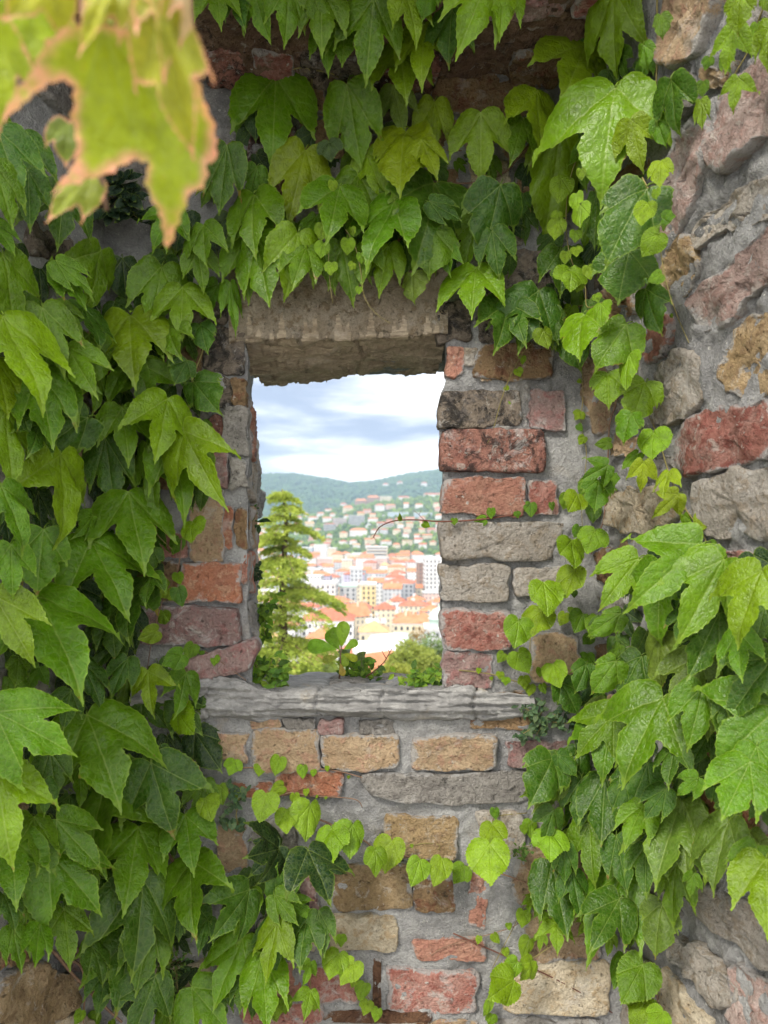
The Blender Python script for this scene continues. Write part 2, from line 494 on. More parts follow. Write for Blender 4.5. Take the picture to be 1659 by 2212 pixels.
M['rust'] = stone_mat('rusted_iron', (0.12, 0.065, 0.04), (0.18, 0.10, 0.06), (0.09, 0.05, 0.035), white=0.1, smear=0.5)
M['leaf'] = leaf_mat('ivy_leaf')
M['leaf_red'] = leaf_mat('ivy_leaf_red_edged', True)
M['weed'] = leaf_mat('small_leaf', False, True)
M['stem'] = plain('green_stem', (0.20, 0.17, 0.06), 0.6, 0.3, 0.3, 30)
M['wood'] = plain('woody_stem', (0.20, 0.125, 0.085), 0.8, 0.2, 0.35, 60)
M['dry'] = plain('dry_twig', (0.13, 0.055, 0.04), 0.8, 0.2, 0.3, 60)

# ------------------------------------------------------------------ the niche: planes of its four inner faces
YW = 1.80                                    # back wall


class Plane:
    def __init__(s, p, n, u):
        s.p, s.n = Vector(p), Vector(n).normalized()
        s.u = Vector(u).normalized()
        s.v = s.n.cross(s.u)

    def hit(s, px, py):
        r = ray(px, py)
        o = Vector((0, 0, EYE))
        dn = r.dot(s.n)
        if abs(dn) < 1e-6: return None
        t = (s.p - o).dot(s.n) / dn
        return o + r * t if t > 0.2 else None

    def uv(s, P):
        d = Vector(P) - s.p
        return d.dot(s.u), d.dot(s.v)

    def pt(s, u, v, h=0.0):
        return s.p + s.u * u + s.v * v + s.n * h


BACK = Plane((0, YW, EYE), (0, -1, 0), (1, 0, 0))
_c1, _c2 = at(1262, 757, YW), at(1345, 2150, YW)
_rd = Vector((0.259, -1.0, 0)).normalized()
_rn = _rd.cross(_c2 - _c1).normalized()
if _rn.x > 0: _rn = -_rn
RIGHT = Plane(_c1, _rn, -_rd if (_rn.cross(-_rd)).z > 0 else _rd)
_ld = Vector((-0.26, -1.0, 0)).normalized()
_l1 = at(225, 1106, YW)
_ln = _ld.cross(Vector((0, 0, 1)))
if _ln.x < 0: _ln = -_ln
LEFT = Plane(_l1, _ln, _ld if (_ln.cross(_ld)).z > 0 else -_ld)
_s1 = at(829, 178, YW)
SOFF = Plane(_s1, Vector((0, -0.10, -1.0)), (1, 0, 0))


def surf(px, py):
    """the inner face of the niche that a pixel looks at"""
    best = None
    for pl in (BACK, RIGHT, LEFT, SOFF):
        h = pl.hit(px, py)
        if h is not None and h.y > 0.5 and (best is None or h.y < best[0].y):
            best = (h, pl)
    return best


back_wall = thing('stone_wall', (0, YW, 0), 'old wall of mixed brick and stone pierced by the small lookout opening', 'wall')
right_wall = thing('stone_wall', tuple(RIGHT.pt(0, 0).xy) + (0,), 'rough stone side wall slanting toward the viewer at the right edge', 'wall')
left_wall = thing('stone_wall', tuple(LEFT.pt(0, 0).xy) + (0,), 'rough side wall behind the ivy curtain at the left edge', 'wall')
vault = thing('niche_vault', (0, YW, 2.5), 'dark brick soffit of the niche above the opening', 'vault')
WALLS = {id(BACK): back_wall, id(RIGHT): right_wall, id(LEFT): left_wall, id(SOFF): vault}

STONES = {id(BACK): [], id(RIGHT): [], id(LEFT): [], id(SOFF): []}   # outlines, for the joints in the mortar


def jitter_outline(poly, n=44, amp=0.004, rnd=0.012, seed=0):
    """resample a polygon, round its corners and roughen it"""
    P = np.asarray(poly, float)
    Q = np.vstack([P, P[:1]])
    seg = np.linalg.norm(np.diff(Q, axis=0), axis=1)
    s = np.concatenate([[0], np.cumsum(seg)])
    t = np.linspace(0, s[-1], n, endpoint=False)
    out = np.stack([np.interp(t, s, Q[:, 0]), np.interp(t, s, Q[:, 1])], 1)
    for _ in range(max(1, int(round(rnd / (s[-1] / n) * 1.6)))):
        out = 0.5 * out + 0.25 * (np.roll(out, 1, 0) + np.roll(out, -1, 0))
    lo, hi, l2, h2 = P.min(0), P.max(0), out.min(0), out.max(0)
    out = (out - (l2 + h2) / 2) * (hi - lo + 0.005) / (h2 - l2) + (lo + hi) / 2
    c = out.mean(0)
    d = out - c
    d /= np.linalg.norm(d, axis=1)[:, None] + 1e-9
    p3 = np.column_stack([out * 1.0, np.full(n, seed * 3.7)])
    out += d * (amp * (1.5 * fbm(p3, 22, 3, seed) + 0.7 * fbm(p3, 80, 2, seed + 5)))[:, None]
    return out


def stone(plane, uvpoly, mat, prot=0.012, rough=1.0, name=None, amp=0.0045, rnd=0.007):
    k = len(STONES[id(plane)]) + 1
    seed = k * 13 + (id(plane) == id(RIGHT)) * 777 + (id(plane) == id(LEFT)) * 333
    out = jitter_outline(uvpoly, 44, amp, rnd, seed)
    STONES[id(plane)].append(out)
    c = out.mean(0)
    size = np.ptp(out, axis=0).min()
    insets = [(0.0, -0.030), (0.0, -0.004), (0.008, 0.55), (0.03, 0.88), (0.08, 0.98), (0.20, 1.0), (0.42, 1.0), (0.62, 1.0), (0.82, 1.0)]
    V, E = [], []
    tilt = np.array([U(-1, 1), U(-1, 1)]) * 0.05
    for ins, h in insets:
        ring = c + (out - c) * (1 - ins)
        hh = h if h < 0 else h * prot
        p3 = np.column_stack([ring, np.full(len(ring), seed * 1.3)])
        nz = fbm(p3, 20, 4, seed, 0.55) * 0.0060 * rough - np.abs(fbm(p3, 60, 3, seed + 3)) * 0.004 * rough
        if h < 0: nz = nz * 0
        z = hh + nz * min(1, ins * 9 + 0.25) + ((ring - c) @ tilt if h > 0 else 0)
        for (a, b), zc in zip(ring, np.broadcast_to(z, (len(ring),))):
            V.append(plane.pt(a, b, zc))
        E += [max(0.0, 1 - ins / 0.34)] * len(ring)
    n = len(out)
    m = len(insets)
    V.append(plane.pt(c[0], c[1], prot))
    E.append(0.0)
    Fc = []
    for i in range(m - 1):
        for j in range(n):
            j2 = (j + 1) % n
            Fc.append((i * n + j, i * n + j2, (i + 1) * n + j2, (i + 1) * n + j))
    for j in range(n):
        Fc.append(((m - 1) * n + j, (m - 1) * n + (j + 1) % n, m * n))
    o3 = plane.pt(c[0], c[1], 0)
    V = [v - o3 for v in V]
    a, b, d = V[(m - 2) * n], V[(m - 2) * n + n // 3], V[(m - 2) * n + 2 * n // 3]
    if (b - a).cross(d - a).dot(plane.n) < 0:
        Fc = [f[::-1] for f in Fc]
    if name is None:
        name = 'brick' if mat in ('red', 'orange', 'salmon', 'darkred') else 'stone'
    me = mesh(name, V, Fc)
    fattr(me, 'edge', E)
    w = WALLS[id(plane)]
    o = link(name, me, w, M[mat], o3 - w.location)
    return o


def pxpoly(plane, pts):
    return [plane.uv(plane.hit(x, y)) for x, y in pts]


def srect(plane, x0, y0, x1, y1, mat, prot=0.012, rough=1.0, **k):
    jx, jy = min(6, (x1 - x0) * 0.06), min(5, (y1 - y0) * 0.07)
    j = lambda a: U(-a, a)
    pts = [(x0 + j(jx), y0 + j(jy)), ((x0 + x1) / 2 + j(jx * 2), y0 + j(jy)), (x1 + j(jx), y0 + j(jy)), (x1 + j(jx), (y0 + y1) / 2 + j(jy)), (x1 + j(jx), y1 + j(jy)),
           ((x0 + x1) / 2 + j(jx * 2), y1 + j(jy)), (x0 + j(jx), y1 + j(jy)), (x0 + j(jx), (y0 + y1) / 2 + j(jy))]
    return stone(plane, pxpoly(plane, pts), mat, prot, rough, **k)


# stones and bricks of the back wall that the picture shows (pixels of the 1659 x 2212 view)
for a in [
    (945, 657, 1021, 738, 'dark', .016), (1034, 668, 1100, 738, 'dark', .012),
    (965, 753, 1000, 812, 'salmon', .010), (1001, 752, 1032, 792, 'pale', .010), (1030, 745, 1197, 818, 'brown', .018),
    (950, 846, 1119, 925, 'dark', .020), (1145, 843, 1213, 927, 'mauve', .014), (953, 933, 1183, 1019, 'darkred', .020),
    (955, 1037, 1127, 1113, 'salmon', .018), (1139, 1037, 1205, 1109, 'red', .010), (955, 1222, 1091, 1300, 'pale', .014),
    (1111, 1226, 1211, 1286, 'pale', .012), (955, 1318, 1103, 1402, 'red', .020), (960, 1410, 1071, 1482, 'mauve', .012),
    (1151, 1374, 1253, 1470, 'tan', .016), (1019, 1496, 1143, 1568, 'brown', .008), (893, 1590, 1073, 1658, 'tan', .014),
    (1099, 1598, 1219, 1654, 'mauve', .010), (424, 1578, 536, 1640, 'tan', .012), (551, 1576, 692, 1660, 'tan', .016),
    (696, 1588, 868, 1660, 'tan', .016), (596, 1668, 738, 1714, 'orange', .010), (504, 1690, 590, 1722, 'orange', .008),
    (545, 1552, 610, 1573, 'tan', .010), (615, 1553, 680, 1573, 'grey', .010), (690, 1552, 738, 1580, 'mauve', .012),
    (780, 1556, 850, 1584, 'grey', .006),
    (831, 1762, 983, 1854, 'ochre', .014), (719, 1866, 892, 1960, 'ochre', .012), (894, 1898, 977, 1966, 'brown', .012),
    (707, 1976, 863, 2046, 'cream', .016), (1015, 1882, 1047, 1998, 'salmon', .012), (893, 2026, 1047, 2074, 'salmon', .010),
    (671, 2084, 779, 2160, 'red', .010), (839, 2094, 1027, 2184, 'red', .010), (468, 1780, 534, 1880, 'tan', .010),
    (545, 1770, 640, 1850, 'grey', .010), (600, 1890, 690, 1960, 'mauve', .010), (560, 1980, 680, 2050, 'cream', .010),
    (1111, 1830, 1280, 1950, 'tan', .010), (1130, 1960, 1300, 2068, 'tan', .012), (1083, 2076, 1315, 2190, 'cream', .012),
    (1033, 1752, 1127, 1858, 'pale', .010), (1150, 1690, 1250, 1800, 'grey', .010), (470, 2070, 640, 2150, 'salmon', .01),
    (520, 2160, 690, 2212, 'red', .01), (840, 2205, 1030, 2270, 'tan', .01), (1060, 2205, 1300, 2300, 'grey', .01), (300, 2080, 450, 2160, 'cream', .01),
    # left pier
    (444, 711, 528, 808, 'dark', .012), (460, 812, 500, 880, 'dark', .010), (502, 818, 532, 876, 'brown', .010), (452, 903, 484, 972, 'darkred', .010),
    (487, 884, 533, 983, 'grey', .016), (458, 978, 495, 1056, 'mauve', .014), (499, 992, 534, 1052, 'grey', .012), (440, 1060, 475, 1072, 'brown', .012),
    (412, 1074, 486, 1210, 'tan', .020), (474, 1102, 502, 1178, 'orange', .014), (510, 1098, 536, 1188, 'brown', .014), (352, 1150, 404, 1200, 'red', .012),
    (394, 1216, 522, 1298, 'orange', .018), (525, 1200, 536, 1255, 'salmon', .012), (300, 1312, 518, 1392, 'mauve', .020), (270, 1215, 386, 1300, 'brown', .012),
    (420, 640, 500, 700, 'dark', .012), (380, 720, 436, 800, 'brown', .010), (370, 900, 445, 980, 'grey', .010), (340, 1000, 440, 1056, 'brown', .010),
    # above the opening
    (937, 160, 1167, 250, 'brown', .014), (875, 160, 930, 216, 'brown', .012), (643, 172, 700, 240, 'brown', .012), (1010, 352, 1100, 440, 'cream', .012),
    (715, 190, 860, 260, 'dark', .010), (520, 190, 630, 260, 'brown', .010), (770, 280, 900, 350, 'grey', .010), (920, 262, 1060, 340, 'brown', .010),
    (1080, 262, 1200, 345, 'tan', .010), (540, 280, 640, 360, 'darkred', .010), (650, 270, 755, 345, 'brown', .010), (1115, 360, 1220, 440, 'brown', .01),
    (860, 370, 990, 440, 'brown', .010), (700, 365, 850, 440, 'grey', .010), (560, 375, 685, 440, 'brown', .010), (980, 455, 1130, 530, 'dark', .010),
    (1050, 540, 1200, 640, 'dark', .012), (820, 455, 965, 530, 'brown', .01), (660, 455, 805, 530, 'grey', .01), (500, 455, 645, 530, 'brown', .01),
]:
    srect(BACK, *a)
stone(BACK, pxpoly(BACK, [(955, 1128), (1080, 1126), (1217, 1130), (1205, 1160), (1186, 1178), (1184, 1212), (1080, 1210), (1060, 1204), (955, 1210)]), 'pale', .020)
stone(BACK, pxpoly(BACK, [(548, 1382), (552, 1402), (535, 1440), (470, 1464), (400, 1462), (384, 1446), (420, 1415), (480, 1400)]), 'mauve', .026)
stone(BACK, pxpoly(BACK, [(1032, 796), (1062, 790), (1070, 812), (1060, 828), (1034, 826)]), 'tan', .020)
stone(BACK, pxpoly(BACK, [(782, 1668), (960, 1674), (1146, 1664), (1146, 1728), (960, 1734), (880, 1728), (800, 1712)]), 'grey', .014, 0.6, name='ledge')

# stones of the right wall
for poly, mt, pr in [
    ([(1450, -20), (1560, -30), (1556, 30), (1512, 132), (1475, 140), (1440, 118), (1452, 50)], 'tan', .035),
    ([(1565, 225), (1659, 132), (1720, 80), (1720, 265), (1659, 300), (1562, 370), (1540, 335), (1546, 280)], 'dusty', .035),
    ([(1531, 150), (1580, 140), (1578, 185), (1540, 198)], 'ochre', .02),
    ([(1480, 290), (1535, 275), (1540, 320), (1520, 390), (1500, 440), (1470, 500), (1431, 512), (1428, 430), (1450, 360)], 'dusty', .025),
    ([(1530, 460), (1659, 385), (1700, 370), (1700, 440), (1659, 470), (1560, 500), (1500, 545), (1490, 500)], 'pale', .015),
    ([(1432, 560), (1480, 520), (1500, 580), (1470, 640), (1425, 640)], 'ochre', .015),
    ([(1500, 645), (1590, 570), (1659, 512), (1720, 470), (1720, 585), (1659, 630), (1590, 690), (1530, 718), (1508, 690)], 'dusty', .030),
    ([(1420, 680), (1450, 684), (1453, 740), (1438, 770), (1392, 790), (1395, 740)], 'salmon', .018),
    ([(1430, 800), (1470, 755), (1525, 770), (1525, 860), (1500, 900), (1440, 921), (1421, 900)], 'pale', .028),
    ([(1570, 760), (1610, 690), (1700, 660), (1700, 850), (1659, 855), (1590, 852), (1565, 820)], 'ochre', .020),
    ([(1482, 906), (1560, 886), (1659, 868), (1720, 858), (1720, 965), (1659, 985), (1575, 1008), (1510, 1030), (1471, 1000)], 'red', .032),
    ([(1266, 760), (1325, 790), (1330, 860), (1318, 945), (1290, 940), (1268, 880)], 'tan', .018),
    ([(1335, 940), (1383, 946), (1380, 985), (1328, 986)], 'tan', .014),
    ([(1310, 1060), (1400, 1048), (1470, 1068), (1478, 1110), (1440, 1146), (1360, 1150), (1315, 1125)], 'cream', .026),
    ([(1515, 1040), (1659, 1010), (1720, 1000), (1720, 1170), (1659, 1166), (1530, 1162), (1508, 1100)], 'pale', .026),
    ([(1268, 1200), (1330, 1192), (1365, 1215), (1362, 1252), (1275, 1258)], 'brown', .020),
    ([(1348, 1168), (1378, 1164), (1376, 1204), (1348, 1206)], 'tan', .014),
    ([(1567, 1192), (1659, 1196), (1720, 1200), (1720, 1240), (1659, 1226), (1580, 1222)], 'red', .02),
    ([(1520, 1905), (1659, 1960), (1720, 1990), (1720, 2100), (1659, 2075), (1560, 2010), (1508, 1960)], 'pale', .034),
    ([(1455, 2010), (1530, 2060), (1600, 2130), (1580, 2190), (1500, 2110), (1448, 2060)], 'pale', .03),
    ([(1440, 2090), (1490, 2130), (1530, 2215), (1520, 2280), (1440, 2230), (1425, 2150)], 'cream', .025),
    ([(1590, 2090), (1659, 2120), (1720, 2150), (1720, 2290), (1640, 2250), (1580, 2200)], 'dusty', .025),
    ([(1355, 2050), (1420, 2080), (1415, 2200), (1380, 2280), (1352, 2200)], 'pale', .018),
    ([(1280, 1290), (1360, 1290), (1380, 1360), (1290, 1370)], 'grey', .016), ([(1290, 1390), (1400, 1395), (1420, 1470), (1300, 1470)], 'brown', .016),
    ([(1430, 1300), (1560, 1310), (1580, 1400), (1440, 1390)], 'grey', .016), ([(1310, 1500), (1440, 1510), (1460, 1600), (1320, 1590)], 'tan', .016),
    ([(1470, 1520), (1659, 1560), (1659, 1680), (1490, 1620)], 'brown', .016), ([(1330, 1620), (1470, 1640), (1490, 1760), (1340, 1720)], 'grey', .016),
    ([(1500, 1650), (1659, 1720), (1659, 1850), (1520, 1780)], 'orange', .016), ([(1345, 1750), (1490, 1790), (1500, 1900), (1350, 1850)], 'tan', .016),
    ([(1350, 1890), (1440, 1910), (1470, 1985), (1352, 1970)], 'grey', .016),
    ([(1290, 560), (1400, 500), (1415, 580), (1300, 650)], 'dark', .014), ([(1280, 420), (1400, 340), (1410, 440), (1290, 520)], 'brown', .014),
    ([(1270, 300), (1400, 190), (1420, 290), (1280, 380)], 'dark', .014), ([(1270, 660), (1380, 600), (1385, 670), (1280, 730)], 'brown', .014),
    ([(1430, 175), (1500, 130), (1510, 220), (1440, 260)], 'grey', .014), ([(1600, 30), (1700, -40), (1700, 60), (1610, 110)], 'grey', .02),
    ([(1345, 860), (1405, 850), (1410, 920), (1350, 925)], 'grey', .012), ([(1335, 760), (1385, 740), (1385, 820), (1340, 840)], 'grey', .012),
    ([(1395, 1000), (1455, 990), (1460, 1035), (1400, 1040)], 'grey', .012),
]:
    stone(RIGHT, pxpoly(RIGHT, poly), mt, pr * .7, 1.9, amp=0.008, rnd=0.007)

# stones of the left wall, those at the foot show below the ivy
for poly, mt, pr in [
    ([(0, 2100), (60, 2080), (150, 2110), (165, 2160), (110, 2212), (30, 2230), (-40, 2200)], 'ochre', .03),
    ([(-60, 2020), (40, 2025), (50, 2070), (-40, 2095)], 'brown', .02),
    ([(60, 2225), (160, 2190), (215, 2230), (150, 2300), (60, 2290)], 'cream', .02),
    ([(120, 2045), (185, 2050), (190, 2095), (150, 2098)], 'mauve', .015),
]:
    stone(LEFT, pxpoly(LEFT, poly), mt, pr, 1.6, amp=0.006)


# rows of masonry wherever the leaves let the wall show between them
def overlaps(plane, b):
    for q in STONES[id(plane)]:
        if b[0] < q[:, 0].max() + 0.012 and b[2] > q[:, 0].min() - 0.012 and b[1] < q[:, 1].max() + 0.012 and b[3] > q[:, 1].min() - 0.012:
            return True
    return False


def fill(plane, u0, u1, v0, v1, mats, hole=None, smin=0.09, smax=0.24, prot=(.008, .018), rough=1.2, avoid=None):
    v = v0
    while v < v1:
        h = U(0.065, 0.11)
        u = u0 + U(-0.1, 0)
        while u < u1:
            w = U(smin, smax)
            b = (u, v, u + w, v + h)
            ok = not overlaps(plane, b) and b[2] < u1 + 0.02 and b[0] > u0 - 0.02
            if ok and hole and not (b[2] < hole[0] or b[0] > hole[2] or b[3] < hole[1] or b[1] > hole[3]):
                ok = False
            if ok:
                j = lambda: U(-0.008, 0.008)
                poly = [(b[0] + j(), b[1] + j()), (b[2] + j(), b[1] + j()), (b[2] + j(), b[3] + j()), (b[0] + j(), b[3] + j())]
                stone(plane, poly, random.choice(mats), U(*prot), rough)
            u += w + U(0.012, 0.03)
        v += h + U(0.012, 0.028)


HOLE = (BACK.uv(at(500, 1580, YW))[0], BACK.uv(at(500, 1575, YW))[1], BACK.uv(at(965, 600, YW))[0], BACK.uv(at(965, 585, YW))[1])
fill(BACK, BACK.uv(at(235, 1106, YW))[0], BACK.uv(at(1210, 1106, YW))[0], BACK.uv(at(800, 2250, YW))[1], BACK.uv(at(800, 190, YW))[1],
     ['brown', 'grey', 'tan', 'dark', 'red', 'pale'], hole=HOLE)
lu = sorted((LEFT.uv(LEFT.hit(-20, 1106))[0], LEFT.uv(LEFT.hit(222, 1106))[0]))
fill(LEFT, lu[0], lu[1], LEFT.uv(at(100, 2090, 1.6))[1], LEFT.uv(at(100, 190, 1.6))[1], ['brown', 'grey', 'dark', 'tan'], rough=1.6)
# the side walls go on toward the viewer beyond the edges of the picture
for pl_, px_, dr_ in ((RIGHT, 1690, _rd), (LEFT, -30, _ld)):
    uu_ = sorted((pl_.uv(pl_.hit(px_, 1106))[0], pl_.uv(pl_.pt(0, 0) + dr_ * .92)[0]))
    vz_ = sorted(pl_.uv(Vector((pl_.pt(0, 0).x, 1.3, z_)))[1] for z_ in (.25, 2.5))
    fill(pl_, uu_[0], uu_[1], vz_[0], vz_[1], ['pale', 'grey', 'tan', 'dusty', 'red', 'brown'], rough=1.7, prot=(.012, .022))
su = (SOFF.uv(SOFF.hit(330, 120))[0], SOFF.uv(SOFF.hit(1400, 120))[0])
sv_ = sorted((SOFF.uv(SOFF.hit(800, 172))[1], SOFF.uv(SOFF.hit(800, 5))[1]))
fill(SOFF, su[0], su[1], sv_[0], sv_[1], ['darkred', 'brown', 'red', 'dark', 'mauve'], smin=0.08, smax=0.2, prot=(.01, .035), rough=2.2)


# ------------------------------------------------------------------ mortar sheets with recessed joints
def joint_field(plane, uu, vv):
    """distance from every point to the nearest stone outline (only inside a thin band)"""
    d = np.full(uu.shape, 1.0)
    for q in STONES[id(plane)]:
        lo, hi = q.min(0) - 0.03, q.max(0) + 0.03
        k = np.where((uu > lo[0]) & (uu < hi[0]) & (vv > lo[1]) & (vv < hi[1]))[0]
        if len(k) == 0: continue
        pts = np.stack([uu[k], vv[k]], 1)
        dd = np.min(np.linalg.norm(pts[:, None, :] - q[None, ::2, :], axis=2), axis=1)
        d[k] = np.minimum(d[k], dd)
    return d


def inside(poly, x, y):
    c = np.zeros(x.shape, bool)
    n = len(poly)
    for i in range(n):
        (x1, y1), (x2, y2) = poly[i], poly[(i + 1) % n]
        c ^= ((y1 > y) != (y2 > y)) & (x < (x2 - x1) * (y - y1) / (y2 - y1 + 1e-12) + x1)
    return c


def resample(pts, n):
    P = np.asarray(pts, float)
    s = np.concatenate([[0], np.cumsum(np.linalg.norm(np.diff(P, axis=0), axis=1))])
    t = np.linspace(0, s[-1], n)
    return np.stack([np.interp(t, s, P[:, i]) for i in range(P.shape[1])], 1)


FL = [(516, 690), (534, 760), (534, 870), (538, 960), (536, 1050), (536, 1190), (534, 1300), (546, 1400), (545, 1488)]
FR = [(955, 1488), (955, 1400), (953, 1220), (953, 1030), (950, 930), (949, 850), (962, 830), (962, 745), (946, 690)]
f_left = resample([BACK.uv(at(x, y, YW)) for x, y in FL], 60)
f_bot = resample([BACK.uv(at(545, 1488, YW)), BACK.uv(at(955, 1488, YW))], 40)
f_right = resample([BACK.uv(at(x, y, YW)) for x, y in FR], 60)
f_top = resample([BACK.uv(at(946, 690, YW)), BACK.uv(at(516, 690, YW))], 40)
OUTL = np.vstack([f_left[:-1], f_bot[:-1], f_right[:-1], f_top[:-1]])
_p3 = np.column_stack([OUTL, np.zeros(len(OUTL))])
OUTL = OUTL + np.stack([fbm(_p3, 18, 3, 4), fbm(_p3, 18, 3, 9)], 1) * 0.004


def mortar_sheet(plane, u0, u1, v0, v1, step, name, parent, hole=None, amp=1.0, recess=0.009, mat='mortar'):
    nu, nv = int((u1 - u0) / step) + 1, int((v1 - v0) / step) + 1
    uu, vv = np.meshgrid(np.linspace(u0, u1, nu), np.linspace(v0, v1, nv), indexing='ij')
    uu, vv = uu.ravel(), vv.ravel()
    p3 = np.column_stack([uu, vv, np.full(uu.shape, 2.2)])
    h = fbm(p3, 4, 3, 31) * 0.004 + fbm(p3, 22, 4, 41) * 0.0042 + np.abs(fbm(p3, 55, 3, 51)) * 0.003
    d = joint_field(plane, uu, vv)
    mask = np.clip(fbm(p3, 9, 2, 61) * 0.9 + 0.55, 0, 1)
    over = np.clip(fbm(p3 + 7.7, 8, 3, 65) * 1.5 + 0.05, 0, 1)
    h = h * amp - recess * mask * (1 - over) * np.clip(1 - (d / 0.016) ** 2, 0, 1) + 0.009 * over * np.clip(1 - (d / 0.018) ** 2, 0, 1) - 0.001
    keep = np.ones(uu.shape, bool)
    if hole is not None:
        ins = inside(hole, uu, vv).reshape(nu, nv)
        cell = ins[:-1, :-1] & ins[1:, :-1] & ins[:-1, 1:] & ins[1:, 1:]
        # snap points that stay but lie inside the opening onto its outline
        P = np.stack([uu, vv], 1)
        used = np.zeros((nu, nv), bool)
        for a in (0, 1):
            for b in (0, 1):
                used[a:nu - 1 + a, b:nv - 1 + b] |= ~cell
        k = np.where(ins.ravel() & used.ravel())[0]
        dd = np.linalg.norm(P[k][:, None, :] - hole[None], axis=2)
        P[k] = hole[dd.argmin(1)]
        uu, vv = P[:, 0], P[:, 1]
    else:
        cell = np.zeros((nu - 1, nv - 1), bool)
    o = plane.p
    X = np.array(plane.p)[None] + uu[:, None] * np.array(plane.u) + vv[:, None] * np.array(plane.v) + h[:, None] * np.array(plane.n)
    ii, jj = np.where(~cell)
    a = ii * nv + jj
    faces = np.stack([a, a + nv, a + nv + 1, a + 1], 1)
    X = X - np.array(parent.location)
    me = mesh(name, X.tolist(), faces.tolist())
    fattr(me, 'edge', np.zeros(len(X)))
    return link(name, me, parent, M[mat])


def urange(plane, pts):
    q = [plane.uv(p) for p in pts]
    return min(a for a, b in q), max(a for a, b in q), min(b for a, b in q), max(b for a, b in q)


r_ = urange(BACK, [at(150, 2212, YW), at(1420, 2212, YW), at(800, 120, YW)])
mortar_sheet(BACK, r_[0], r_[1], -EYE, r_[3], 0.007, 'mortar', back_wall, OUTL)
ru = sorted((RIGHT.uv(RIGHT.hit(1200, 1106))[0], RIGHT.uv(RIGHT.pt(0, 0) + _rd * 1.0)[0]))
rvs = [RIGHT.uv(Vector((1.0, 1.3, z)))[1] for z in (0, 3.2)]
mortar_sheet(RIGHT, ru[0], ru[1], min(rvs), max(rvs), 0.009, 'mortar', right_wall, None, 2.0, 0.014)
lu = sorted((LEFT.uv(LEFT.hit(245, 1106))[0], LEFT.uv(LEFT.pt(0, 0) + _ld * 0.95)[0]))
mortar_sheet(LEFT, lu[0], lu[1], -EYE, 1.65, 0.012, 'mortar', left_wall, None, 1.6)
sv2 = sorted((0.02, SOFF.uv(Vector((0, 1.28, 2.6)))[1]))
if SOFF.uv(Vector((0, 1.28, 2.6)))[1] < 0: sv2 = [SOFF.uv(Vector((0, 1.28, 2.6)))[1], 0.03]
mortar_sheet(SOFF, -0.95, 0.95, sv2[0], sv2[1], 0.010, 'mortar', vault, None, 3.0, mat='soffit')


def box_part(name, lo, hi, parent, mat, tagkind=None):
    x0, y0, z0 = lo
    x1, y1, z1 = hi
    V = [(x, y, z) for x in (x0, x1) for y in (y0, y1) for z in (z0, z1)]
    Fc = [(0, 1, 3, 2), (4, 6, 7, 5), (0, 4, 5, 1), (2, 3, 7, 6), (0, 2, 6, 4), (1, 5, 7, 3)]
    P = Vector(parent.location) if parent else Vector()
    me = mesh(name, [Vector(v) - P for v in V], Fc, False)
    return link(name, me, parent, mat)


# masses of masonry above and beside the niche, out of the picture, that keep the sky off it
box_part('upper_masonry', (-3.2, 1.26, 2.70), (3.2, 2.35, 3.5), vault, M['mortar'])
box_part('core', (0.98, 0.95, 0.0), (3.2, 2.35, 2.69), right_wall, M['mortar'])
box_part('core', (-3.2, 0.95, 0.0), (-1.02, 2.35, 2.69), left_wall, M['mortar'])

# reveal of the opening: from the front outline to the outer one
YB = 2.34
RL = [(546, 815), (543, 870), (551, 930), (556, 1000), (565, 1040), (562, 1090), (551, 1130), (549, 1300), (553, 1400), (553, 1457)]
RR = [(975, 1457), (972, 1300), (970, 1000), (972, 800)]
b_left = resample([BACK.uv(Vector((at(x, y, YB).x, 0, at(x, y, YB).z))) for x, y in RL], 60)
b_bot = resample([b_left[-1], BACK.uv(Vector((at(975, 1457, YB).x, 0, at(975, 1457, YB).z)))], 40)
b_right = resample([BACK.uv(Vector((at(x, y, YB).x, 0, at(x, y, YB).z))) for x, y in RR], 60)
b_top = resample([b_right[-1], b_left[0]], 40)
BOUT = np.vstack([b_left[:-1], b_bot[:-1], b_right[:-1], b_top[:-1]])
NR = 34
n_o = len(OUTL)
cen = OUTL.mean(0)
V = []
for i in range(NR):
    t = i / (NR - 1)
    ring = OUTL * (1 - t) + BOUT * t
    d = ring - cen
    d /= np.linalg.norm(d, axis=1)[:, None]
    p3 = np.column_stack([ring, np.full(n_o, t * 0.55)])
    k = fbm(p3, 9, 3, 71) * 0.008 + fbm(p3, 26, 3, 72) * 0.006 + np.floor(fbm(p3 * np.array([1, 1, 0.4]), 16, 2, 73) * 2.5) * 0.004
    ring = ring - d * (k * min(1, i / 3))[:, None]
    for a, b in ring:
        V.append(Vector((a, YW + (YB - YW) * t, b + EYE)) - back_wall.location)
Fc = []
for i in range(NR - 1):
    for j in range(n_o):
        j2 = (j + 1) % n_o
        Fc.append((i * n_o + j, (i + 1) * n_o + j, (i + 1) * n_o + j2, i * n_o + j2))
link('reveal', mesh('reveal', V, Fc), back_wall, M['mortar'])
# outer face of the wall round the opening
bx = BOUT[:, 0]
for nm, lo, hi in (('outer_face', (-1.1, YB - .012, 0), (bx.min() - .005, YB, 2.7)), ('outer_face', (bx.max() + .005, YB - .012, 0), (1.1, YB, 2.7)),
                   ('outer_face', (bx.min() - .005, YB - .012, 0), (bx.max() + .005, YB - .002, BOUT[:, 1].min() + EYE - .01)),
                   ('outer_face', (bx.min() - .005, YB - .012, BOUT[:, 1].max() + EYE + .03), (bx.max() + .005, YB - .002, 2.7))):
    box_part(nm, lo, hi, back_wall, M['mortar'])
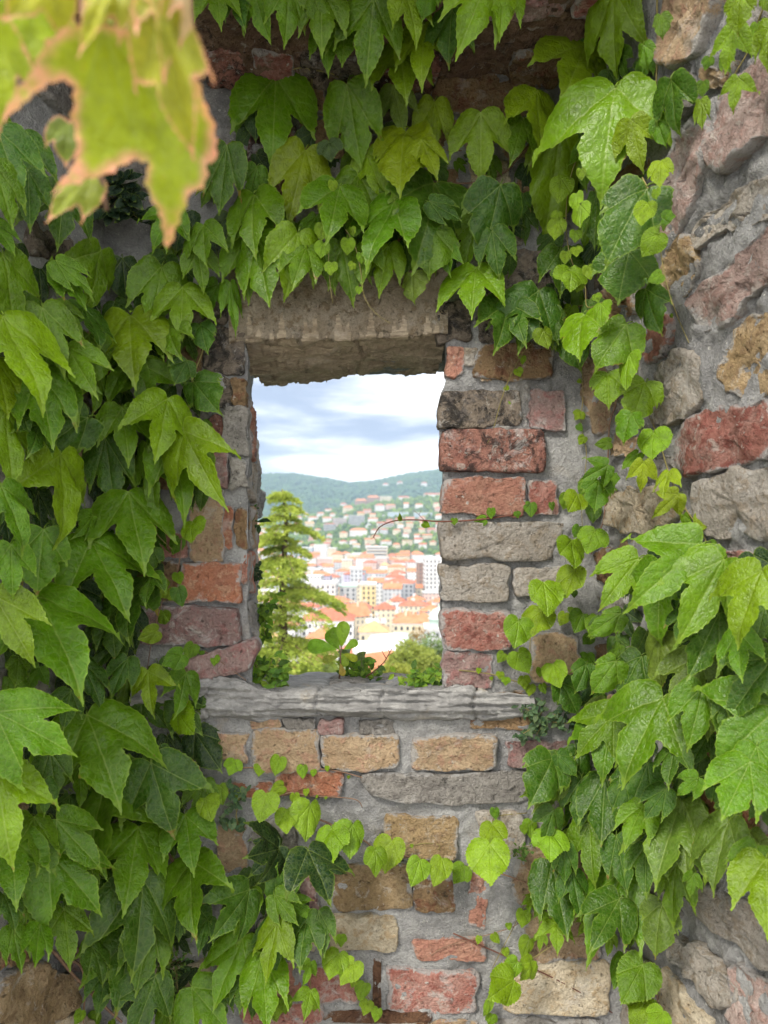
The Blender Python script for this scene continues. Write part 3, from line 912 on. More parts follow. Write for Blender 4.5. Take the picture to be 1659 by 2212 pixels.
# stones showing in the left reveal
for (t, y0, y1, mt) in [(.10, 860, 985, 'salmon'), (.15, 1000, 1080, 'pale'), (.12, 1100, 1190, 'tan'), (.10, 1200, 1290, 'salmon'), (.1, 1310, 1390, 'grey'), (.5, 880, 960, 'mauve'),
                        (.5, 1010, 1100, 'grey'), (.5, 1140, 1250, 'pale'), (.5, 1280, 1400, 'grey'), (.78, 900, 1010, 'pale'), (.78, 1050, 1120, 'grey'), (.78, 1160, 1300, 'mauve')]:
    f = np.array([np.interp(y, [p[1] for p in FL], [p[0] for p in FL]) for y in (y0, y1)])
    P = []
    for tt, y in ((t, y0), (t + .25, y0), (t + .25, y1), (t, y1)):
        xa = BACK.uv(at(np.interp(y, [p[1] for p in FL], [p[0] for p in FL]), y, YW))
        yb_ = at(np.interp(y, [p[1] for p in RL], [p[0] for p in RL]), y, YB)
        P.append(Vector((xa[0] * (1 - tt) + yb_.x * tt, YW + (YB - YW) * tt, (xa[1] + EYE))))
    pl = Plane(P[0], (P[1] - P[0]).cross(P[3] - P[0]) if (P[1] - P[0]).cross(P[3] - P[0]).x > 0 else -(P[1] - P[0]).cross(P[3] - P[0]), P[1] - P[0])
    STONES[id(pl)] = []
    WALLS[id(pl)] = back_wall
    stone(pl, [pl.uv(q) for q in P], mt, .010, 1.6, amp=.005)
    globals().setdefault('_planes', []).append(pl)


# ------------------------------------------------------------------ lintel: one cracked layered stone across the opening
def build_lintel():
    nx, ns = 150, 90
    xl, xr = at(498, 700, YW).x, at(966, 700, YW).x
    V = []
    xs = np.linspace(xl, xr, nx)
    ck = [(at(px, 700, YW).x, s) for px, s in [(768, .33), (771, .42), (776, .52), (790, .62), (772, .74), (756, .86), (754, 1.0)]]
    for i, x in enumerate(xs):
        f = (x - xl) / (xr - xl)
        ztop = at(0, 588, YW).z
        ypix = 742 - 14 * f - 8 * math.sin(f * 3.1)
        zfr = at(0, ypix, YW).z
        zre = at(0, 833 - 30 * f, 2.32).z
        for j in range(ns):
            s = j / (ns - 1)
            if s < 0.30:
                t = s / 0.30
                P = Vector((x, YW - 0.022, ztop + (zfr - ztop) * t))
                n = Vector((0, -1, 0))
                lay = 0.25
            else:
                t = (s - 0.30) / 0.70
                P = Vector((x, YW - 0.022 + 0.54 * t, zfr + (zre - zfr) * t - 0.010 * math.sin(t * math.pi)))
                n = Vector((0, 0, -1)) if t > 0.06 else Vector((0, -0.6, -0.8)).normalized()
                lay = 1.0
            V.append((P, n, lay, s))
    P = np.array([v[0] for v in V]); N = np.array([v[1] for v in V]); L = np.array([v[2] for v in V]); S = np.array([v[3] for v in V])
    q = P * np.array([1.0, 2.6, 2.6])
    a = fbm(q, 6, 4, 81)
    stepv = np.floor(a * 3.2 + fbm(q, 20, 2, 82) * 0.6) / 3.2
    h = L * (stepv * 0.022 + fbm(q, 30, 4, 83) * 0.006) + (1 - L) * (fbm(P, 10, 4, 84) * 0.005 + fbm(P, 40, 3, 85) * 0.0015)
    # spalled lip on the front
    lip = np.exp(-((S - 0.285) / 0.05) ** 2) * np.clip(fbm(P, 12, 3, 86) + 0.2, 0, 1) * 0.022
    h -= lip
    ckx = np.interp(S, [c[1] for c in ck], [c[0] for c in ck]) + fbm(np.column_stack([S * 3, S * 0, S * 0]), 6, 3, 87) * 0.003
    dc = np.abs(P[:, 0] - ckx)
    h -= np.where(S > 0.32, np.clip(1 - dc / 0.0045, 0, 1) * 0.02, 0)
    X = P + N * h[:, None]
    Fc = grid_faces(nx, ns)
    me = mesh('lintel', (X - np.array(back_wall.location)).tolist(), [f[::-1] for f in Fc])
    me.update()
    if me.polygons[ns // 8].normal.y > 0:
        me.flip_normals()
    o = link('lintel', me, back_wall, [M['lintel'], M['plaster']])
    me.polygons.foreach_set('material_index', [1 if (i % (ns - 1)) < 0.285 * ns + 5 * math.sin(i / (ns - 1) * .31) + 4 * math.sin(i / (ns - 1) * .83) else 0 for i in range(len(me.polygons))])
    fattr(me, 'edge', np.zeros(len(me.vertices)))
    o['label'] = 'cracked layered stone lintel, lit on its face and ragged below'


build_lintel()


# ------------------------------------------------------------------ sill: split slate-like slab across the wall
def build_sill():
    nx, ns = 220, 70
    xl, xr = at(290, 1500, YW).x, at(1150, 1500, YW).x
    rows = []
    xs = np.linspace(xl, xr, nx)
    P, N, L = [], [], []
    for x in xs:
        px = CX + x * F / YW
        top = np.interp(px, [290, 430, 480, 530, 560, 600, 950, 985, 1020, 1060, 1150], [1478, 1472, 1460, 1470, 1488, 1494, 1490, 1478, 1486, 1498, 1502])
        bot = np.interp(px, [290, 420, 500, 560, 640, 720, 800, 880, 950, 1050, 1150], [1545, 1554, 1548, 1558, 1554, 1544, 1550, 1560, 1552, 1562, 1552])
        zt, zb = at(0, top, YW - .035).z, at(0, bot, YW - .02).z
        for j in range(ns):
            s = j / (ns - 1)
            if s < 0.5:                                # top, from the back to the front
                t = s / 0.5
                P.append((x, YW + 0.19 - 0.215 * t, zt - 0.046 * (1 - t)))
                N.append((0, 0, 1)); L.append(0.5)
            elif s < 0.92:
                t = (s - 0.5) / 0.42
                bulge = 0.012 * math.sin(t * math.pi) - 0.016 * t
                P.append((x, YW - 0.027 - bulge, zt + (zb - zt) * t))
                N.append((0, -1, 0.15)); L.append(1.0)
            else:
                t = (s - 0.92) / 0.08
                P.append((x, YW - 0.011 + 0.05 * t, zb - 0.002))
                N.append((0, 0, -1)); L.append(0.2)
    P, N, L = np.array(P), np.array(N, float), np.array(L)
    q = P * np.array([0.9, 1.5, 9.0])
    a = fbm(q, 7, 4, 91)
    lay = np.floor(a * 3 + fbm(P * np.array([1, 1, 1]), 12, 3, 92) * 0.8) / 3
    h = L * (lay * 0.012 + fbm(q, 12, 4, 93) * 0.006) + fbm(P, 14, 4, 94) * 0.007
    for cx0 in (0.19, 0.47, 0.63, 0.86):
        xc = xl + (xr - xl) * cx0 + fbm(P * np.array([0, 1, 1]), 18, 3, 95) * 0.012
        h -= np.clip(1 - np.abs(P[:, 0] - xc) / 0.006, 0, 1) * 0.012
    X = P + N * h[:, None]
    me = mesh('sill', (X - np.array(back_wall.location)).tolist(), grid_faces(nx, ns))
    if me.polygons[ns * 100 + 5].normal.z < 0:
        me.flip_normals()
    o = link('sill', me, back_wall, M['slab'])
    o['label'] = 'weathered grey layered stone sill'


build_sill()


def rock(name, c, size, parent, mat, seed, rough=0.25, edge=0.3):
    bm = bmesh.new()
    bmesh.ops.create_icosphere(bm, subdivisions=3, radius=1.0)
    V = np.array([v.co for v in bm.verts])
    m = np.abs(V).max(1)[:, None]
    B = V / m
    V = B * 0.65 + V * 0.35
    V = V * (1 + rough * fbm(V + seed * 3.1, 1.3, 4, seed))[:, None]
    for v, q in zip(bm.verts, V):
        v.co = Vector(q) * 1.0
        v.co = Vector((v.co.x * size[0], v.co.y * size[1], v.co.z * size[2]))
    me = bpy.data.meshes.new(name)
    bm.to_mesh(me); bm.free()
    me.polygons.foreach_set('use_smooth', [True] * len(me.polygons))
    fattr(me, 'edge', np.full(len(me.vertices), 0.15))
    return link(name, me, parent, mat, Vector(c) - (parent.location if parent else Vector()))


for k, (px, py, Y, sx, sy, sz, mt) in enumerate([(652, 1474, 2.02, .075, .07, .018, 'slab'), (745, 1473, 2.06, .06, .08, .020, 'grey'), (800, 1482, 1.97, .05, .05, .016, 'slab'),
                                                 (885, 1480, 2.05, .06, .06, .018, 'slab'), (600, 1470, 2.14, .05, .06, .022, 'grey'), (690, 1462, 2.25, .08, .05, .022, 'slab'),
                                                 (830, 1462, 2.24, .09, .05, .02, 'grey'), (920, 1466, 2.2, .05, .06, .02, 'slab')]):
    rock('stone', at(px, py, Y) - Vector((0, 0, sz * 0.8)), (sx, sy, sz), back_wall, M[mt], 40 + k, .22)

# rusted iron cramp let into the mortar near the foot of the picture
for nm, (x0, y0, x1, y1) in (('iron_bar', (807, 2070, 822, 2182)), ('iron_bar', (694, 2184, 932, 2206))):
    stone(BACK, pxpoly(BACK, [(x0, y0), (x1, y0), (x1, y1), (x0, y1)]), 'rust', .006, 0.5, name=nm, amp=.0015, rnd=.002)

# ------------------------------------------------------------------ leaf blades
for w_ in (back_wall, right_wall, left_wall, vault):
    w_['kind'] = 'thing'


def outline_lobed(lx, ly, sx, sy, sh, tw, top, seed):
    """half outline of a three-lobed blade, petiole at 0, tip at (0,-1); (lx,ly) side-lobe tip, (sx,sy) sinus, sh shoulder, tw mid-lobe width"""
    half = [(0.0, 0.0), (0.05, top * 0.55), (0.14, top), (0.27, top * 0.85), (sh * 0.82, -0.06), (sh, -0.22), ((sh + lx) / 2 + 0.012, (-0.22 + ly) / 2 - 0.03),
            (lx + 0.0, ly + 0.14), (lx + .008, ly), (lx - 0.055, ly + 0.10), ((lx + sx) / 2, (ly + sy) / 2 + 0.035), (sx, sy), (sx - 0.004, sy - 0.05), (tw, sy - 0.14), (tw * 0.64, -0.76), (0.048, -0.89), (0.0, -1.02)]
    return half


def make_leaf(name, half, mat, ang=None, asym=0.0, tooth=0.012, shape=(0.10, 0.25, 0.2), seed=0, spacing=0.075, petiole=True, per=4, full=None, dirs_=None, ew=0.06):
    rg = random.Random(seed)
    pts = []
    H = [np.array(p, float) for p in catmull(half, per)]
    for side in (1, -1):
        L = []
        for i, p in enumerate(H):
            q = p.copy()
            q[0] *= side * (1 + asym * side * 0.5)
            q[1] += asym * side * 0.05 * (abs(q[0]) * 2)
            L.append(q)
        pts.append(L)
    loop = pts[0] + pts[1][::-1][1:-1]
    if full is not None:
        loop = [np.array(p, float) for p in full]
        per = 1
    # teeth
    P = np.array(loop)
    Q = np.vstack([P, P[:1]])
    seg = np.linalg.norm(np.diff(Q, axis=0), axis=1)
    s = np.concatenate([[0], np.cumsum(seg)])
    n = int(s[-1] / 0.030)
    # keep the sharp points: merge even samples with the original corners
    t = np.unique(np.round(np.concatenate([np.linspace(0, s[-1], n, endpoint=False), s[:-1][::per]]), 4))
    B = np.stack([np.interp(t, s, Q[:, 0]), np.interp(t, s, Q[:, 1])], 1)
    keep = [0]
    for i in range(1, len(B)):
        if np.linalg.norm(B[i] - B[keep[-1]]) > 0.012 and np.linalg.norm(B[i] - B[0]) > 0.010: keep.append(i)
    B = B[keep]
    tn = np.roll(B, -1, 0) - np.roll(B, 1, 0)
    tn /= np.linalg.norm(tn, axis=1)[:, None] + 1e-9
    nrm = np.stack([tn[:, 1], -tn[:, 0]], 1)
    area = 0.5 * np.sum(B[:, 0] * np.roll(B[:, 1], -1) - np.roll(B[:, 0], -1) * B[:, 1])
    if area < 0: nrm = -nrm
    prof = np.array([(1.0 if (i % 3) == 0 else -0.35) for i in range(len(B))])
    ampl = np.array([rg.uniform(0.5, 1.3) for _ in B]) * tooth
    near0 = np.linalg.norm(B, axis=1) < 0.12
    ampl[near0] = 0
    B = B + nrm * (prof * ampl)[:, None]
    nb = len(B)
    # inner points
    ins = []
    y = -1.0
    row = 0
    while y < 0.3:
        x = -1.0 + (row % 2) * spacing * 0.5
        while x < 1.0:
            ins.append((x + rg.uniform(-.15, .15) * spacing, y + rg.uniform(-.15, .15) * spacing))
            x += spacing
        y += spacing * 0.87
        row += 1
    I = np.array(ins)
    I = I[inside([tuple(b) for b in B], I[:, 0], I[:, 1])]
    dB = np.min(np.linalg.norm(I[:, None] - B[None], axis=2), axis=1)
    I = I[dB > spacing * 0.42]
    allp = [Vector(p) for p in np.vstack([B, I])]
    res = delaunay_2d_cdt(allp, [], [list(range(nb))], 1, 1e-6)
    V2 = np.array([(v.x, v.y) for v in res[0]])
    Fc = [tuple(f) for f in res[2]]
    eb = np.min(np.linalg.norm(V2[:, None] - B[None], axis=2), axis=1)
    edge = np.clip(1 - eb / ew, 0, 1)
    dirs = [(0.0, -1.0)]
    if ang:
        dirs += [(math.sin(ang[0]), -math.cos(ang[0])), (-math.sin(ang[1]), -math.cos(ang[1]))]
    else:
        dirs += [(math.sin(1.0), -math.cos(1.0)), (-math.sin(1.0), -math.cos(1.0))]
    if dirs_ is not None: dirs = dirs_
    veins = np.stack([V2[:, 0] * d[1] - V2[:, 1] * d[0] for d in dirs], 1)
    along = np.stack([V2[:, 0] * d[0] + V2[:, 1] * d[1] for d in dirs], 1)
    dm = np.min(np.where(along > 0, np.abs(veins), 9), axis=1)
    dm = np.minimum(dm, np.linalg.norm(V2, axis=1))
    keel, side_, tip = shape
    x, yy = V2[:, 0], V2[:, 1]
    r = np.linalg.norm(V2 - np.array([0, -0.35]), axis=1)
    z = keel * np.minimum(dm, 0.2) - side_ * np.abs(x) ** 1.7 - tip * np.clip(-yy - 0.35, 0, 1) ** 2 - 0.25 * np.clip(yy, 0, 1)
    p3 = np.column_stack([V2, np.full(len(V2), seed * 2.3)])
    z = z + fbm(p3, 2.6, 3, seed) * 0.050 + edge * fbm(p3, 6, 2, seed + 3) * 0.030
    V3 = [(a, b, c) for a, b, c in zip(x, yy, z)]
    nv = len(V3)
    if petiole:
        tv, tf = tube([(0, 0.005, -0.004), (0.01, 0.05, -0.02), (0.03, 0.12, -0.09), (0.05, 0.15, -0.20), (0.06, 0.13, -0.34)], 0.012, 0.009, 4)
        V3 += [tuple(v) for v in tv]
        Fc += [tuple(i + nv for i in f) for f in tf]
        k = len(tv)
        edge = np.concatenate([edge, np.full(k, 0.9)])
        veins = np.vstack([veins, np.zeros((k, 3))])
        along = np.vstack([along, np.ones((k, 3))])
    me = mesh(name, V3, Fc)
    # blade faces toward +z
    if me.polygons[0].normal.z < 0:
        me.flip_normals()
    fattr(me, 'edge', edge)
    vattr(me, 'veins', veins)
    vattr(me, 'along', along)
    me.materials.append(mat)
    return me


LEAF = {}


def lobed_set(kind, params, mat, shape, seed0, tooth=0.009, **k):
    LEAF[kind] = []
    for i, (lx, ly, sx, sy, sh, tw, top) in enumerate(params):
        a = math.atan2(lx, -ly)
        me = make_leaf('leaf_' + kind, outline_lobed(lx, ly, sx, sy, sh, tw, top, i), mat, (a, a), random.Random(seed0 + i).uniform(-.22, .22), tooth,
                       tuple(s * random.Random(seed0 * 3 + i).uniform(0.6, 1.4) for s in shape), seed0 + i, **k)
        LEAF[kind].append(me)


# t: three lobes hanging close; w: wide spread; n: narrow, scarcely lobed; g: wide, glossy with a broad mid-lobe
lobed_set('t', [(.40, -.70, .20, -.44, .45, .215, .09), (.45, -.66, .185, -.41, .47, .20, .11), (.37, -.76, .205, -.50, .43, .225, .08), (.48, -.60, .20, -.39, .48, .22, .10)], M['leaf'], (.40, .55, .34), 10)
lobed_set('w', [(.60, -.66, .20, -.45, .52, .215, .12), (.64, -.58, .21, -.41, .54, .235, .13), (.56, -.76, .20, -.49, .52, .23, .10), (.68, -.48, .20, -.39, .54, .22, .12)], M['leaf'], (.40, .48, .36), 30)
lobed_set('n', [(.34, -.46, .28, -.44, .40, .30, .08), (.38, -.52, .27, -.44, .41, .29, .07), (.36, -.40, .31, -.42, .42, .32, .09)], M['leaf'], (.34, .60, .34), 50)
HEART = [(0.0, 0.0), (0.06, 0.10), (0.18, 0.17), (0.33, 0.14), (0.45, 0.0), (0.50, -0.20), (0.46, -0.42), (0.36, -0.60), (0.22, -0.76), (0.09, -0.89), (0.0, -1.0)]
HEART2 = [(0.0, 0.0), (0.08, 0.06), (0.20, 0.10), (0.36, 0.05), (0.46, -0.10), (0.47, -0.30), (0.43, -0.50), (0.30, -0.66), (0.20, -0.80), (0.10, -0.91), (0.0, -1.0)]
HEART3 = [(0.0, 0.0), (0.05, 0.08), (0.18, 0.12), (0.38, 0.06), (0.50, -0.10), (0.56, -0.34), (0.50, -0.52), (0.38, -0.55), (0.28, -0.66), (0.14, -0.84), (0.0, -1.0)]
LEAF['h'] = [make_leaf('leaf_h', h_, M['leaf'], (.62, .62), as_, .020, sh_, 70 + i, 0.10, per=3) for i, (h_, as_, sh_) in enumerate(
    [(HEART, .15, (.25, .35, .2)), (HEART2, -.2, (.3, .25, .25)), (HEART3, .1, (.3, .3, .15)), (HEART, -.25, (.35, .6, .1)), (HEART2, .2, (.2, .15, .35))])]
LEAF['r'] = []
for i, (lx, ly, sx, sy, sh, tw, top) in enumerate([(.60, -.66, .24, -.50, .52, .235, .12), (.56, -.50, .25, -.44, .50, .25, .12), (.46, -.66, .24, -.48, .47, .24, .10)]):
    a = math.atan2(lx, -ly)
    LEAF['r'].append(make_leaf('leaf_r', outline_lobed(lx, ly, sx, sy, sh, tw, top, i), M['leaf_red'], (a, a), (.15, -.15, .2)[i], .014, (.45, .5, .35), 90 + i))
ELL = [(0.0, 0.0), (0.07, -0.08), (0.17, -0.25), (0.23, -0.45), (0.20, -0.66), (0.11, -0.85), (0.0, -1.0)]
ELLB = [(0.0, 0.0), (0.06, -0.12), (0.15, -0.35), (0.23, -0.60), (0.24, -0.78), (0.15, -0.94), (0.0, -1.0)]
LEAF['e'] = [make_leaf('leaf_e', ELL, M['weed'], None, 0, .002, s_, 110 + i, .12, False, 2) for i, s_ in enumerate([(.5, .2, .25), (.3, .5, .1), (.2, .1, .5)])]
LEAF['b'] = [make_leaf('leaf_b', ELLB, M['weed'], None, 0, .001, s_, 120 + i, .10, False, 3) for i, s_ in enumerate([(.4, .2, .2), (.2, .4, .35)])]

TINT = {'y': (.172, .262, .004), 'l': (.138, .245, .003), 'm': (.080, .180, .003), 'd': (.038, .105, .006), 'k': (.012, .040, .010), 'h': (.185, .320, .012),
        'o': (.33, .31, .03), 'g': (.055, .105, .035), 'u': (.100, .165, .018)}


def place_leaf(parent, me, P, down, nrm, L, tint, tilt, name='leaf', w=1.0, roll=0.0):
    """down: where the tip points; nrm: where the blade faces; tilt lifts the tip toward nrm"""
    n = nrm.normalized()
    d = (down - n * down.dot(n)).normalized()
    y = d * math.cos(tilt) + n * math.sin(tilt)
    zz_ = n * math.cos(tilt) - d * math.sin(tilt)
    if roll:
        R = Matrix.Rotation(roll, 3, y)
        zz_ = R @ zz_
    yl = -y
    xl = yl.cross(zz_)
    Mx = Matrix((xl * L * w, yl * L, zz_ * L)).transposed().to_4x4()
    o = bpy.data.objects.new(name, me)
    COL.objects.link(o)
    o.parent = parent
    Mx.translation = P - parent.location
    o.matrix_local = Mx
    j = U(0.85, 1.15)
    hsh = U(-0.12, 0.12)
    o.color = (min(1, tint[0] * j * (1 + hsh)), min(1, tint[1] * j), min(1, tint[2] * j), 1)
    return o


OCC = []


def ivy(vine, off, kind, col, px, py, tx, ty, lift=None, w=1.0, tilt=None, back=False):
    P, pl = surf(px, py) if -400 < px < 2100 else (None, None)
    d2 = math.hypot(tx - px, ty - py)
    big = d2 > 45
    if vine is v_right and not back: col = random.choice({'l': 'lmm', 'm': 'mmdd'}.get(col, col))
    if vine is v_low and col == 'm': col = random.choice('mmd')
    if vine is v_left and col == 'l': col = random.choice('llm')
    if kind == 'h':
        d2 *= .88
    elif kind in 'tw':
        d2 *= .96
        w *= .88
    if lift is None:
        lift = (U(.05, .12) if big else U(.012, .03)) if not back else U(.006, .03)
    if tilt is None:
        tilt = math.radians(U(8, 42) if big else U(-5, 25))
    r = ray(px, py)
    o = Vector((0, 0, EYE))
    if pl is SOFF:
        lift = max(lift, 0.02)
        Yp = min(P.y, YW - 0.02) - lift * 0.3
    else:
        Yp = P.y - lift / max(0.5, abs(r.normalized().dot(pl.n)))
    Pp = o + r * Yp
    L = d2 / F * Yp / math.cos(tilt) * 1.02
    view = -r.normalized()
    nb = pl.n if pl is not SOFF else Vector((0, -1, 0))
    n = (view * 0.62 + nb * 0.38).normalized()
    n = (n + Vector((U(-.36, .36), 0, U(-.16, .16)))).normalized()
    down = Vector((tx - px, 0, -(ty - py)))
    me = random.choice(LEAF[kind])
    OCC.append((px + (tx - px) * .45, py + (ty - py) * .45, d2))
    return place_leaf(vine, me, Pp, down, n, L, TINT[col], tilt, w=w, roll=U(-.28, .28))


def vine(px, py, label, group=None, name='ivy_vine'):
    P, pl = surf(px, py)
    return thing(name, (P.x, P.y - 0.01, P.z), label, 'vine', group)


def run(v, ox, oy, rows, **k):
    for row in rows:
        kind, col, a, b, c, d = row[:6]
        ivy(v, 0, kind, col, ox + .4 * a, oy + .4 * b, ox + .4 * c, oy + .4 * d, w=row[6] if len(row) > 6 else U(.92, 1.08), **k)


v_left = vine(120, 1500, 'dense curtain of large green ivy leaves covering the whole left side')
v_top = vine(800, 400, 'ivy hanging in tiers over the wall above the opening')
v_crown = vine(1300, 300, 'lime green ivy with large drooping leaves at the upper right corner of the niche')
v_brow = vine(760, 20, 'ivy fringe hanging from the dark soffit along the top edge')
v_right = vine(1480, 1500, 'thick cascade of glossy ivy leaves on the right side wall')
v_low = vine(480, 2000, 'ivy spreading over the wall below the sill at lower left')
v_creep = vine(1340, 900, 'slender ivy shoot with heart shaped leaves climbing down the right corner')
v_trail = vine(760, 1800, 'bright young ivy runner trailing across the wall below the sill')
v_foot = vine(1150, 2050, 'small yellow green ivy shoots at the foot of the right corner')
v_sprig = vine(800, 2140, 'short bright sprig of young ivy over the red bricks at bottom centre')
v_far = vine(1600, 60, 'small leaved ivy spray on the right wall in the top corner')
v_heart = vine(1240, 480, 'pale thread of tiny round ivy leaves dangling beside the upper right leaves')

run(v_top, 0, 0, [('t', 'm', 1490, 400, 1455, 905), ('t', 'd', 1230, 790, 1165, 1150), ('w', 'm', 1100, 1215, 1135, 1440), ('w', 'm', 930, 1130, 815, 1355),
                  ('t', 'm', 1370, 1040, 1425, 1395)])
run(v_left, 0, 0, [('t', 'd', -10, 690, 100, 1030), ('t', 'm', -30, 880, 100, 1180), ('t', 'd', 150, 930, 160, 1250), ('w', 'd', 340, 1010, 275, 1300), ('t', 'd', 110, 730, 225, 1060),
                   ('t', 'm', -40, 1200, 60, 1345), ('t', 'm', 930, 1130, 920, 1370), ('t', 'm', -60, 600, -20, 900)])
run(v_brow, 530.9, 0, [('t', 'm', 230, -90, 225, 212), ('w', 'm', 40, -60, 105, 205), ('t', 'm', 410, -60, 405, 280), ('n', 'm', 350, -80, 420, 110), ('t', 'm', 690, 5, 650, 425), ('t', 'l', 870, -60, 935, 235),
                       ('t', 'l', 830, 260, 835, 570), ('w', 'd', 1115, 55, 1080, 335), ('t', 'l', 1330, -160, 1185, 205), ('t', 'l', 1390, -120, 1385, 200), ('t', 'm', 450, 120, 440, 390),
                       ('t', 'm', 540, 90, 525, 330), ('t', 'd', -60, -60, -10, 150), ('t', 'l', 960, 130, 960, 470), ('n', 'm', 1000, -80, 960, 75), ('w', 'm', -160, -90, -140, 120)])
run(v_top, 530.9, 0, [('t', 'm', 550, 460, 590, 890), ('t', 'u', 800, 470, 860, 722), ('t', 'y', 1020, 545, 990, 845), ('t', 'y', 1270, 620, 1265, 978, 1.1), ('t', 'y', 1560, 510, 1550, 815),
                      ('t', 'y', 325, 800, 240, 1172), ('w', 'y', 655, 830, 755, 1100), ('n', 'y', 860, 690, 875, 1040), ('t', 'y', 950, 770, 1030, 972), ('t', 'm', 510, 1000, 455, 1330, 1.15),
                      ('t', 'm', 800, 1080, 700, 1435), ('n', 'd', 1030, 970, 910, 1372, 1.15), ('n', 'd', 1375, 1000, 1290, 1382, 1.0), ('t', 'm', 60, 1080, 100, 1395), ('t', 'l', 285, 1250, 215, 1602, 1.1),
                      ('t', 'm', 60, 1290, 160, 1625), ('t', 'm', -10, 1300, 10, 1620), ('t', 'l', 770, 1320, 740, 1578), ('t', 'm', 520, 1310, 590, 1620), ('n', 'm', 1010, 1240, 990, 1480, 1.2),
                      ('w', 'm', 1240, 1190, 1175, 1450), ('w', 'l', 1245, 1445, 1215, 1705, 1.1), ('n', 'u', 900, 1480, 905, 1638, 1.2), ('t', 'd', 1330, 1240, 1370, 1500), ('t', 'm', 610, 930, 590, 1270),
                      ('t', 'm', 1500, 640, 1430, 900), ('t', 'm', 330, 1330, 260, 1560), ('t', 'm', 650, 1330, 640, 1560), ('t', 'm', 1140, 870, 1200, 930), ('t', 'm', 60, 900, 0, 1080),
                      ('t', 'd', 870, 1310, 860, 1500), ('t', 'm', 380, 1160, 330, 1330), ('w', 'm', 1080, 1330, 1110, 1480), ('t', 'd', 990, 1090, 1170, 1190), ('t', 'm', 430, 1340, 480, 1560),
                      ('h', 'g', 445, 760, 465, 885), ('h', 'g', 395, 850, 380, 930)])
run(v_heart, 530.9, 0, lift=.13, rows=[('h', 'h', 470, 980, 465, 1045), ('h', 'h', 405, 1060, 400, 1110), ('h', 'h', 475, 1145, 490, 1205), ('h', 'h', 420, 1215, 405, 1305), ('h', 'h', 420, 1315, 405, 1400),
                        ('h', 'h', 575, 1230, 580, 1280), ('h', 'h', 550, 1295, 545, 1385), ('h', 'h', 620, 1370, 625, 1430), ('h', 'h', 580, 1420, 560, 1465), ('h', 'h', 465, 1420, 460, 1500), ('h', 'h', 615, 1550, 610, 1595)])
run(v_crown, 995.4, 0, [('w', 'l', 830, -60, 790, 382, .85), ('t', 'y', 680, 230, 545, 597, 1.15), ('w', 'l', 835, 470, 780, 962), ('n', 'l', 540, 690, 500, 1240, .75), ('t', 'y', 920, 650, 980, 922),
                        ('n', 'm', 985, 240, 975, 370), ('n', 'm', 1080, 80, 1085, 200), ('t', 'd', 1130, 430, 1130, 730, 1.2), ('n', 'd', 1005, 1005, 820, 1342, 1.0), ('n', 'd', 910, 1355, 850, 1612, 1.5),
                        ('t', 'd', 740, 1050, 690, 1330), ('t', 'd', 540, 1345, 530, 1600, 1.2), ('n', 'y', 1080, 870, 1095, 1012), ('t', 'd', 620, 1330, 640, 1420), ('n', 'd', 1000, 1560, 1130, 1790),
                        ('w', 'd', 420, 1570, 330, 1900), ('t', 'd', 700, 1620, 760, 1760), ('t', 'm', 790, 1320, 800, 1500), ('n', 'm', 1060, 640, 1100, 780), ('t', 'y', 800, 640, 760, 860), ('w', 'm', 700, 760, 640, 1000)])
run(v_far, 995.4, 0, [('n', 'l', 1510, -30, 1450, 140, 1.2), ('w', 'l', 1480, 150, 1400, 350, 1.0), ('t', 'l', 1670, 110, 1615, 358), ('w', 'l', 1500, 420, 1440, 580), ('t', 'l', 1300, 540, 1288, 692), ('h', 'm', 1310, 440, 1300, 525),
                      ('h', 'm', 1340, 310, 1310, 375), ('h', 'd', 1240, 470, 1240, 570), ('h', 'l', 1600, 130, 1570, 210), ('t', 'm', 1420, 300, 1470, 400), ('n', 'l', 1640, -20, 1655, 60)])
run(v_heart, 995.4, 0, lift=.15, rows=[('h', 'h', 545, 965, 530, 1110), ('h', 'h', 650, 915, 650, 980), ('h', 'h', 625, 1045, 640, 1150), ('h', 'h', 650, 1110, 655, 1235), ('h', 'h', 525, 1145, 510, 1215), ('h', 'h', 530, 1195, 505, 1310),
                        ('h', 'h', 620, 1245, 615, 1320), ('h', 'h', 620, 1335, 630, 1400), ('h', 'h', 570, 1360, 560, 1430), ('h', 'h', 590, 1445, 555, 1590), ('h', 'h', 690, 1435, 695, 1520), ('h', 'h', 640, 1520, 620, 1590),
                        ('h', 'h', 730, 1590, 745, 1640), ('h', 'l', 1010, 1095, 970, 1225), ('h', 'l', 1055, 1025, 1060, 1085), ('h', 'm', 1090, 1180, 1170, 1165), ('h', 'l', 1060, 1265, 950, 1365), ('h', 'm', 1085, 1480, 1010, 1510),
                        ('h', 'l', 760, 1640, 770, 1760)])
